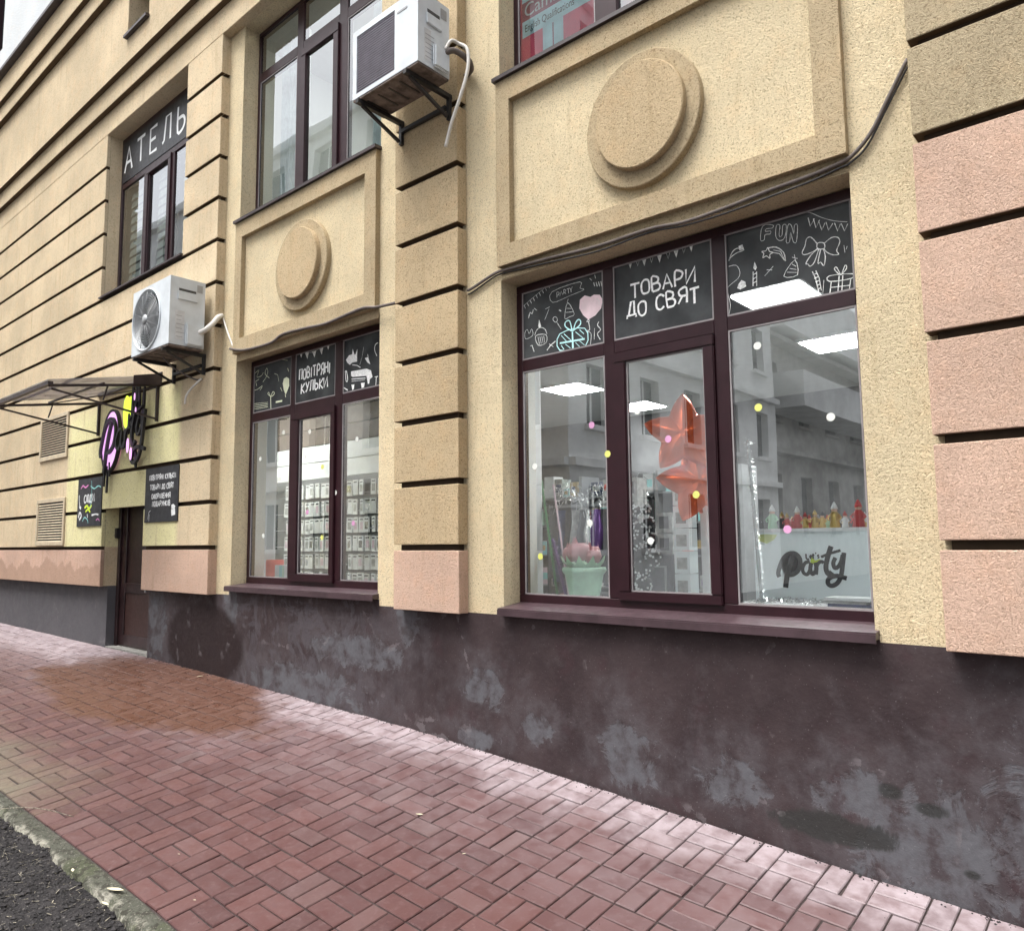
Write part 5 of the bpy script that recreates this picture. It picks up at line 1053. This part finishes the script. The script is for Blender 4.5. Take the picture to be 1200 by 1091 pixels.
# star balloons
def star(cx, cy, cz, Rr, rot, yaw, label):
    b = B(); seg = 120; rings = 14; vs = []; fs = []
    def rad(t):
        k = ((t-rot) / (2*math.pi/5)) % 1; k = abs(k-.5)*2; return Rr*(.57+.43*k**1.3)
    for side in (-1, 1):
        base = len(vs); vs.append((0, side*Rr*.30, 0))
        for r in range(1, rings+1):
            q = r/rings
            for i in range(seg):
                t = 2*math.pi*i/seg; rr = rad(t); kk = rr/Rr
                dep = Rr*.33*math.sqrt(max(0, 1-q*q))*(1-q*(1-kk)*.55)
                wr = .0035*math.sin(t*46+side)*q**4*(1-q)*9
                vs.append((rr*q*math.cos(t), side*(dep+wr) if r < rings else 0, rr*q*math.sin(t)))
        for i in range(seg): fs.append((base, base+1+i, base+1+(i+1) % seg) if side > 0 else (base, base+1+(i+1) % seg, base+1+i))
        for r in range(rings-1):
            for i in range(seg):
                a = base+1+r*seg+i; c2 = base+1+r*seg+(i+1) % seg; fs.append((a, c2, c2+seg, a+seg) if side < 0 else (a, a+seg, c2+seg, c2))
    m_ = Matrix.Translation((cx, cy, cz)) @ Matrix.Rotation(yaw, 4, 'Z')
    b.add([m_ @ Vector(v) for v in vs], fs); e = empty('star_balloon', (cx, cy, cz-Rr), label, 'balloon', 'foil star balloons in the middle pane')
    b.build('star_foil', M['foil'], e, smooth=True)
    B().tube([m_ @ Vector(p) for p in [(-.01,0,-Rr*.5),(.0,.01,-Rr*.62),(.005,.0,-Rr*.72)]], .012, 6).build('filling_neck', M['foil'], e)
star(-2.40, .50, 2.29, .27, math.pi/2, .42, 'upper orange foil star balloon pressed against the middle pane')
star(-2.36, .62, 1.985, .285, math.pi/2+.2, .50, 'lower orange foil star balloon overlapped by the upper star')

# racks and merchandise behind the left and middle panes
def rack(x0, x1, y, zt, label, n=3):
    e = empty('garment_rack', ((x0+x1)/2, y, RF), label, 'rack', 'dark racks of merchandise')
    for x in (x0, x1): B().bar((x, y, RF), (x, y, zt), .03).build('upright', M['black'], e)
    for i in range(n): z = zt-.02-i*.36; B().bar((x0+.016, y, z), (x1-.016, y, z), .022).build('rail', M['greymetal'], e)
rack(-4.05, -3.10, 1.25, 1.92, 'black rack hung with dark garments behind the left pane of the right window')
rack(-5.2, -4.2, 2.6, 2.0, 'second black rack farther inside the shop')
random.seed(11)
cols = ['cloth', 'navy', 'cloth', 'greybox', 'cloth', 'silver', 'purple', 'cloth', 'black', 'navy', 'cloth', 'greybox']
nth = ['first', 'second', 'third', 'fourth', 'fifth', 'sixth', 'seventh', 'eighth', 'ninth', 'tenth', 'eleventh', 'twelfth', 'thirteenth', 'fourteenth', 'fifteenth', 'sixteenth', 'seventeenth', 'eighteenth', 'nineteenth', 'twentieth', 'twenty-first', 'twenty-second', 'twenty-third', 'twenty-fourth', 'twenty-fifth', 'twenty-sixth', 'twenty-seventh', 'twenty-eighth', 'twenty-ninth', 'thirtieth']
nice = {'cloth': 'blackish', 'navy': 'navy blue', 'greybox': 'grey', 'silver': 'silver', 'purple': 'purple', 'black': 'black', 'white': 'white', 'pinktin': 'pale pink', 'redbox': 'red', 'tealbox': 'teal', 'gold': 'gold'}
for i, mt in enumerate(cols):
    x = -4.0+.075*i; h = random.uniform(.45, .7); b = B(); z1 = 1.86; vs = []; nn = 7
    for j in range(nn):
        t = j/(nn-1); w = .03+.02*math.sin(t*5+i)+.012*(j > 1)
        for (sx_, sy_) in ((-w, -.10-.06*t), (w, -.10-.06*t), (w, .10+.06*t), (-w, .10+.06*t)): vs.append((x+sx_+.012*math.sin(3*t+i), 1.25+sy_, z1-h*t))
    fs = [(4*j+k, 4*j+(k+1) % 4, 4*j+4+(k+1) % 4, 4*j+4+k) for j in range(nn-1) for k in range(4)]
    b.add(vs, fs); o = b.build('costume', M[mt], smooth=True, recalc=True); thing(o, '%s costume hanging on the black rack, %s from the left' % (nice[mt], nth[i]), 'costume', 'costumes hanging on the black rack')
b = B()
for i in range(420):
    x = random.uniform(-4.0, -3.12); z = 1.98+random.gauss(0, .05)+.03*math.sin(x*9); y = 1.2+random.gauss(0, .05); a = random.uniform(0, 6.28); l = random.uniform(.02, .07)
    b.bar((x, y, z), (x+l*math.cos(a), y+random.uniform(-.02, .02), z+l*math.sin(a)), .005, .003)
o = b.build('wire_tinsel', M['silver']); rebase(o); tag(o, 'tangle of silver wire tinsel above the black rack', 'tinsel', kind='stuff')
sh_ = empty('shelf_unit', (-5.2, 3.4, RF), 'tall grey shelf unit full of small goods deep in the shop behind the left pane', 'shelf')
for x in (-7.2, -6.2, -5.2, -4.2, -3.25): box('upright', M['greymetal'], sh_, x-.02, x+.02, 3.2, 3.55, RF, 2.35)
SZ = [.75, 1.10, 1.45, 1.80, 2.12]
for z in SZ: box('shelf_board', M['greymetal'], sh_, -7.2, -3.25, 3.19, 3.56, z-.018, z-.0004)
box('shelf_back', M['backwall'], sh_, -7.2, -3.25, 3.565, 3.58, RF, 2.35)
random.seed(17); pal = ['white', 'greybox', 'pinktin', 'cloth', 'navy', 'gold', 'redbox', 'tealbox', 'silver', 'mint', 'purple']; nice['mint'] = 'mint green'
for j, z in enumerate(SZ):
    x = -7.13; i = 0
    while x < -3.45:
        w = random.uniform(.07, .17); h = random.uniform(.10, .27); mt = random.choice(pal)
        if all(abs(x+w/2-u) > w/2+.03 for u in (-6.2, -5.2, -4.2)):
            o = B().box(x, x+w, 3.22, 3.40, z, z+h, 0).box(x+.015, x+w-.015, 3.2185, 3.2195, z+h*.3, z+h*.7, 1).build('goods_box', [M[mt], M[random.choice(pal)]]); i += 1
            thing(o, '%s box, %s from left, %s board of the tall shelf unit' % (nice[mt], nth[i-1], ['lowest', 'second', 'middle', 'fourth', 'top'][j]), 'box', 'boxes on the tall shelf unit')
        x += w+random.uniform(.01, .05)
# stacked letter boxes and dotted cut-outs in the middle pane
for (x, y, n, z0, lab) in ((-3.10, 1.0, 3, 1.62, 'left'), (-2.90, 1.15, 2, 1.50, 'middle')):
    for j in range(n):
        z = z0 + j*.152 if lab == 'left' else z0 + j*.16; o = B().box(x-.07, x+.07, y-.07, y+.07, z, z+.148, 0).box(x-.04, x+.04, y-.0715, y-.0705, z+.03, z+.12, 1).build('gift_box', [M['greybox'], M['cloth']])
        thing(o, 'grey printed box, %s of the %s box stack in the middle pane' % (['lowest', 'second', 'topmost'][j] if n == 3 else ['lower', 'upper'][j], lab), 'box', 'grey boxes stacked in the middle pane')
o = B().box(-3.25, -2.75, .90, 1.3, RF, 1.4985).build('display_cabinet', M['cloth']); 
e = empty('display_cabinet', (-3.0, 1.1, RF), 'dark display cabinet under the grey boxes in the middle pane', 'cabinet'); bpy.data.objects.remove(o)
box('cabinet_body', M['cloth'], e, -3.25, -2.75, .93, 1.3, RF, 1.4985)
box('cabinet_body', M['cloth'], e, -3.175, -3.025, .93, 1.08, 1.4987, 1.619)
b = B()
for i in range(3): z = .62+.29*i; ring(b, -3.0, -2.80, z, z+.22, .012, .915, .929)
b.build('cabinet_frame', M['greymetal'], e)
# net columns of balls
e = empty('clear_box_column', (-2.62, .95, 1.0), 'tall column of clear plastic boxes with grey print at the right of the middle pane', 'box column')
for j in range(6):
    z = 1.05+.16*j; B().box(-2.72, -2.60, .9, 1.02, z, z+.155).box(-2.70, -2.62, .8985, .8995, z+.03, z+.11, 1).build('clear_box', [M['panel'], M['greybox']], e)
box('post', M['white'], e, -2.52, -2.46, .92, 1.0, RF, 2.0); box('post', M['white'], e, -2.60+.002, -2.5, .93, .99, RF, 1.045)
def dotted(x, y, z, s, label):
    e = empty('dotted_balloon_bow', (x, y, z), label, 'decoration', 'black dotted decorations in the middle pane'); b = B()
    random.seed(int(x*1000)); 
    blobs = [(0, 0, .18, .085), (-.10, 0, .26, .075), (.10, 0, .27, .07), (0, 0, .05, .07), (-.06, 0, .40, .07), (.07, .0, .42, .06), (-.14, 0, .34, .05)]
    for (dx, dy, dz, r) in blobs: b.lathe([(r*s*math.sin(t), (dz+r)*s-r*s*math.cos(t)) for t in [math.pi*k/8 for k in range(9)]], (x+dx*s, y, z), 12)
    b.build('black_blobs', M['black'], e, smooth=True); d = B()
    for i in range(150):
        bb = random.choice(blobs); a = random.uniform(math.pi, 2*math.pi); ph = random.uniform(.4, 2.7); r = bb[3]*s*1.02
        c_ = Vector((x+bb[0]*s+r*math.sin(ph)*math.cos(a), y+r*math.sin(ph)*math.sin(a), z+(bb[2]+bb[3])*s-r*math.cos(ph))); q = .007
        d.box(c_.x-q, c_.x+q, c_.y-.004, c_.y, c_.z-q, c_.z+q)
    d.build('white_dots', M['white'], e)
dotted(-2.80, .62, 1.20, .85, 'black decoration with white dots, the lower one in the middle pane'); dotted(-2.86, .70, 1.52, .62, 'smaller black decoration with white dots, the upper one in the middle pane')

# wall of packets behind the left shop window
random.seed(5)
pw = empty('display_wall', (-8.2, 2.05, RF), 'pale slatted display wall behind the left shop window', 'display wall')
PX0, PX1, PYW = -9.95, -6.85, 2.06
for i in range(14): z = RF+.012+i*.228; box('wall_slat', M['slatbrown'] if z > 2.72 else M['slat'] if z > 2.36 else M['slatgrey'], pw, PX0, PX1, PYW, PYW+.03, z, z+.216)
prints = ['greybox', 'white', 'pinktin', 'silver', 'greybox', 'tealbox', 'gold', 'purple', 'redbox', 'cloth']
rowz = [2.40, 2.16, 1.93, 1.70, 1.47, 1.24, 1.01]; ordr = ['top', 'second', 'third', 'fourth', 'fifth', 'sixth', 'lowest']
pm = {}
for m_ in prints:
    me = B().box(-.046, .046, -.010, .010, -.19, 0, 0).box(-.028, .028, -.0118, -.0102, -.15, -.06, 1).box(-.03, .03, -.0117, -.0102, -.036, -.02, 2).build('packet_' + m_, [M['clear'] if 'clear' in M else M['panel'], M[m_], M['ink']]); pm[m_] = me.data; bpy.data.objects.remove(me)
for j, z in enumerate(rowz):
    for i in range(20):
        m_ = random.choice(prints[:5] if j != 6 else prints); x = -9.35+.118*i
        if random.random() < .04: continue
        o = bpy.data.objects.new('packet', pm[m_]); link(o); o.location = (x, 2.0+random.uniform(-.015, .01), z+random.uniform(-.006, .006)); o.rotation_euler = (0, random.gauss(0, .03), random.gauss(0, .12))
        tag(o, 'clear packet with %s print, %s in the %s row of the display wall' % (nice[m_], nth[i], ordr[j]), 'packet', 'packets hanging on the display wall')
for j, z in enumerate(rowz):
    B().bar((-9.42, 2.02, z+.012), (-7.05, 2.02, z+.012), .008).build('hook_rail', M['greymetal'], pw)
o = B().lathe([(0,0),(.085,0),(.09,.01),(.09,.20),(.088,.22),(0,.222)], (-7.06, .40, 1.226), 28).build('round_box', M['redbox'], smooth=False); thing(o, 'round red hat box on the ledge at the left edge of the left shop window', 'box')
o = B().box(-6.93, -6.70, .32, .46, 1.226, 1.395, 0).box(-6.85, -6.80, .3185, .3195, 1.226, 1.39, 1).box(-6.79, -6.765, .3185, .3195, 1.226, 1.39, 2).build('gift_box', [M['white'], M['tealbox'], M['mint']], bevel=0); thing(o, 'white gift box with teal ribbons beside the round red box', 'box')

# rooms behind the upper windows
def room(x0, x1, y0, y1, z0, z1):
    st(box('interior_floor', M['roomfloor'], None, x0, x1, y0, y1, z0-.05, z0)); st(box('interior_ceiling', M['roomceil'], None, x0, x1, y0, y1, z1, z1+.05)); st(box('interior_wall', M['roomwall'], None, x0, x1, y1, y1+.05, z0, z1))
    for x in (x0-.05, x1): st(box('interior_wall', M['roomwall'], None, x, x+.05, y0, y1, z0, z1))
room(-7.7, -.6, .252, 3.5, 4.2, 7.4); room(-11.5, -7.8, .252, 3.5, 4.2, 7.4)
st(box('interior_wall', M['roomwall'], None, -4.3, -4.2, .2525, 3.49, 4.21, 7.39))
for cx, lab in ((-6.1, 'above the curtains'), (-2.6, 'behind the red poster')):
    e = empty('ceiling_light', (cx, 1.6, 7.36), 'oblong lit ceiling panel in the upper floor room ' + lab, 'ceiling light'); box('diffuser', M['lamp2'], e, cx-.5, cx+.5, 1.4, 1.8, 7.37, 7.3995)
def curtain(x0, x1, z0, z1, y, label):
    b = B(); n = 60; vs = [];
    for i in range(n+1):
        x = x0+(x1-x0)*i/n; yy = y+.035*math.sin(i*1.15)+.01*math.sin(i*.4)
        vs += [(x, yy, z0), (x, yy+.004, z1)]
    b.add(vs, [(2*i, 2*i+2, 2*i+3, 2*i+1) for i in range(n)]); o = b.build('curtain', M['curtain'], smooth=True, recalc=False); thing(o, label, 'curtain', 'pale curtains in the upper window')
M['curtain'] = plain('pale translucent curtain', (.78, .82, .82), .9)
curtain(-7.15, -6.62, 4.96, 7.1, .42, 'pale curtain at the left of the upper window beside the slatted air conditioner')
curtain(-5.55, -4.95, 4.96, 7.1, .42, 'pale curtain at the right of the upper window beside the slatted air conditioner')

# ------------------------------------------------------------------ buildings across the street (seen as reflections in the glass)
def block(x0, x1, y0, y1, z1, label, mat, storeys, bays_x, bays_y, trim, ledge=.18):
    """house with real window openings on its +X and +Y faces"""
    e = empty('city_building', ((x0+x1)/2, (y0+y1)/2, 0), label, 'building')
    b = B(); b.quad((x0,y0,-2),(x1-.3,y0,-2),(x1-.3,y0,z1),(x0,y0,z1)); b.quad((x0,y1,-2),(x0,y0,-2),(x0,y0,z1),(x0,y1,z1)); b.quad((x0,y0,z1),(x1,y0,z1),(x1,y1,z1),(x0,y1,z1))
    wins = B(); glass = B(); h = (z1-.9)/storeys
    def face(p0, d, nrm, length, bays):
        W = length/bays
        for s in range(storeys):
            zb = .6+s*h; zt = zb+h; w0 = zb+h*.28; w1 = zb+h*.80
            for k in range(bays):
                a = p0 + d*(W*k); c = p0 + d*(W*(k+1)); i0 = p0+d*(W*(k+.30)); i1 = p0+d*(W*(k+.70))
                q = lambda p, z: (p.x, p.y, z)
                b.quad(q(a,zb),q(c,zb),q(c,w0),q(a,w0)); b.quad(q(a,w1),q(c,w1),q(c,zt),q(a,zt)); b.quad(q(a,w0),q(i0,w0),q(i0,w1),q(a,w1)); b.quad(q(i1,w0),q(c,w0),q(c,w1),q(i1,w1))
                j0 = i0-nrm*.25; j1 = i1-nrm*.25
                b.quad(q(i0,w0),q(j0,w0),q(j0,w1),q(i0,w1)); b.quad(q(j1,w0),q(i1,w0),q(i1,w1),q(j1,w1)); b.quad(q(i0,w1),q(j0,w1),q(j1,w1),q(i1,w1)); b.quad(q(i0,w0),q(i1,w0),q(j1,w0),q(j0,w0))
                glass.quad(q(j0,w0),q(j1,w0),q(j1,w1),q(j0,w1))
                m = (j0+j1)/2+nrm*.03; t = d*.04; wins.add([q(m-t,w0),q(m+t,w0),q(m+t,w1),q(m-t,w1)], [(0,1,2,3)])
                f0 = i0-nrm*.02-d*.1; f1 = i1-nrm*.02+d*.1
                wins.add([q(f0,w0-.12),q(f1,w0-.12),q(f1+nrm*.15,w0-.12),q(f0+nrm*.15,w0-.12),q(f0,w0),q(f1,w0),q(f1+nrm*.15,w0),q(f0+nrm*.15,w0)], [(0,1,2,3),(4,7,6,5),(3,2,6,7),(0,3,7,4),(1,5,6,2)])
            a = p0; c = p0+d*length; o1 = nrm*ledge
            wins.add([q(a,zt-.18),q(c,zt-.18),q(c+o1,zt-.18),q(a+o1,zt-.18),q(a,zt),q(c,zt),q(c+o1,zt),q(a+o1,zt)], [(0,1,2,3),(4,7,6,5),(3,2,6,7),(0,3,7,4),(1,5,6,2)])
        q = lambda p, z: (p.x, p.y, z)
        b.quad(q(p0,-2),q(p0+d*length,-2),q(p0+d*length,.6),q(p0,.6)); zt = .6+storeys*h
        b.quad(q(p0,zt),q(p0+d*length,zt),q(p0+d*length,z1),q(p0,z1))
    face(Vector((x1, y0, 0)), Vector((0,1,0)), Vector((1,0,0)), y1-y0, bays_y)
    face(Vector((x1, y1, 0)), Vector((-1,0,0)), Vector((0,1,0)), x1-x0, bays_x)
    b.build('wall', mat, e, recalc=False); wins.build('window_trim', trim, e, recalc=False); glass.build('window_glass', M['oppoglass'], e, recalc=False)
    return e
block(-44, -10.4, -21.6, -9.6, 15.5, 'pale grey block of flats across the street with regular windows', M['oppo'], 5, 12, 5, M['oppo'])
bb = block(-30, -11.2, -60, -21.8, 9.5, 'low dark stone building with horizontal ledges farther down the side street', M['oppodark'], 2, 5, 12, M['oppodark'], .55)
B().box(-11.2, -9.6, -58, -22.4, 6.3, 7.6).build('balcony', M['oppo'], bb); B().box(-11.19, -10.4, -58, -23, 9.5, 11.8).build('attic', M['oppo'], bb)
block(3, 30, -32, -10.5, 13.0, 'pale corner house across the street on the right', M['oppo'], 4, 8, 6, M['oppo'])
# street lamp seen in the glass
lp = empty('street_lamp', (-8.6, -8.9, .1), 'grey street lamp with a curved arm on the far side of the road', 'street lamp')
B().tube([(-8.6,-8.9,.0),(-8.6,-8.9,3),(-8.6,-8.9,6.5)], [.08, .06, .045], 10).build('pole', M['greymetal'], lp, smooth=True)
B().tube(smooth_pts([(-8.6,-8.9,6.5),(-8.6,-8.7,7.2),(-8.6,-8.1,7.6),(-8.6,-7.3,7.7)], 4), .035, 8).build('arm', M['greymetal'], lp, smooth=True)
B().box(-8.7,-8.5,-7.5,-6.9,7.64,7.74).build('lamp_head', M['greymetal'], lp, bevel=.02)

# ------------------------------------------------------------------ litter, soil crumbs, leaves
random.seed(21)
b = B(); ch = B()
def pebble(bb, x, y, z, r):
    vs = []; 
    for (i, j, k) in ((1,0,0),(-1,0,0),(0,1,0),(0,-1,0),(0,0,1),(0,0,-1)):
        q = r*random.uniform(.6, 1.2); vs.append((x+i*q, y+j*q, z+k*q*.7))
    bb.add(vs, [(0,2,4),(2,1,4),(1,3,4),(3,0,4),(2,0,5),(1,2,5),(3,1,5),(0,3,5)])
for i in range(14000):
    x = random.uniform(-7.4, -1.8); y = -2.335 - abs(random.gauss(0, .75)); r = random.choice([.004, .006, .008, .012, .018 if random.random() < .3 else .007])
    if y < -5: continue
    pebble(b, x, y, soil_z(x, y)+r*.25, r)
o = b.build('soil_crumbs', M['clod'], recalc=False); rebase(o); tag(o, 'loose dark soil crumbs beside the kerb', 'soil', kind='stuff')
for i in range(1500):
    x = random.uniform(-7.4, -1.8); y = -2.32 - abs(random.gauss(0, .6)); l = random.uniform(.006, .045); a = random.uniform(0, 6.28)
    if y < -5: continue
    z = soil_z(x, y)+.008; w = random.choice([.001, .0012, .0018, .0035])
    ch.bar((x, y, z), (x+l*math.cos(a), y+l*math.sin(a), z+random.uniform(-.002, .014)), w, w*.4)
o = ch.build('plant_litter', M['chip'], recalc=False); rebase(o); tag(o, 'pale straw and twig litter strewn over the soil', 'litter', kind='stuff')
def leaf(x, y, l, a, mat, label, z=None, curl=.25):
    b = B(); n = 7; vs = []; z = (gz(x, y) if y > -2.26 else (gz(x, -2.26) if y > -2.38 else soil_z(x, y))) + .004 if z is None else z
    for i in range(n):
        t = i/(n-1); w = l*.15*math.sin(math.pi*(t*.9+.05)); cx = l*(t-.5)
        for s, lift in ((-1, 1), (0, 0), (1, 1)):
            px, py = cx, s*w; vs.append((x+px*math.cos(a)-py*math.sin(a), y+px*math.sin(a)+py*math.cos(a), z+l*curl*abs(t-.5)**2+lift*w*.5+CS*(px*math.sin(a)+py*math.cos(a))*(y > -2.26)))
    b.add(vs, [f for i in range(n-1) for f in ((3*i, 3*i+1, 3*i+4, 3*i+3), (3*i+1, 3*i+2, 3*i+5, 3*i+4))])
    o = b.build('fallen_leaf', M[mat], smooth=True, recalc=False); thing(o, label, 'leaf', 'fallen leaves')
leaf(-4.08, -2.285, .10, .45, 'leaf', 'largest pale dry leaf lying on the kerb beside the paving')
leaf(-3.98, -2.37, .06, .1, 'leaf', 'narrow pale leaf on the mossy kerb edge below the largest leaf')
leaf(-4.45, -2.35, .05, -.3, 'leaf', 'small pale leaf farther left on the kerb')
leaf(-4.62, -2.95, .07, .2, 'leafbrown', 'brown dead leaf on the soil near the left edge')
leaf(-3.95, -2.72, .03, .8, 'leaf', 'tiny pale leaf on the soil beside the kerb')
leaf(-4.45, -3.05, .045, 1.2, 'leaf', 'pale curled leaf on the soil beside the brown leaf')
leaf(-3.42, -.88, .05, .3, 'leaf', 'pale leaf on the paving in front of the middle pier')
leaf(-7.55, -.12, .06, 1.3, 'leaf', 'pale leaf at the foot of the wall under the rounded damp stain')
leaf(-4.16, -1.93, .018, .3, 'leaf', 'tiny pale crumb of leaf on the paving near the kerb')
leaf(-2.92, -1.02, .022, .9, 'leaf', 'tiny pale leaf on the paving in front of the right window')
leaf(-3.68, -2.08, .018, .4, 'leaf', 'tiny pale leaf on the second row of bricks from the kerb')
# dried stalks arching over the kerb
b = B(); b.tube(smooth_pts([(-5.72,-2.58,.0+soil_z(-5.7,-2.6)),(-5.5,-2.45,soil_z(-5.5,-2.4)+.10),(-5.2,-2.30,gz(-5.2,-2.26)+.12),(-5.0,-2.16,gz(-5,-2.16)+.07)], 4), .0022, 5)
b.tube(smooth_pts([(-5.3,-2.9,soil_z(-5.3,-2.9)),(-5.2,-2.72,soil_z(-5.2,-2.7)+.07),(-5.12,-2.55,soil_z(-5.1,-2.55)+.06)], 4), .0018, 5)
o = b.build('dry_stalk', M['chip'], smooth=True); thing(o, 'thin dry grass stalk arching over the kerb at the left edge', 'grass stalk')
# crumbs of mortar and dirt along the foot of the wall
b = B()
for i in range(900):
    x = random.uniform(-9, -.5); y = -abs(random.gauss(0, .02))-.006; r = random.uniform(.002, .008); pebble(b, x, y, gz(x, y)+r*.2, r)
for i in range(260):
    x = random.uniform(-7, -.8); y = random.uniform(-2.2, -.05); r = random.uniform(.001, .0035); pebble(b, x, y, gz(x, y)+r*.2, r)
o = b.build('grit', M['clod'], recalc=False); rebase(o); tag(o, 'fine grit gathered along the foot of the wall', 'grit', kind='stuff')
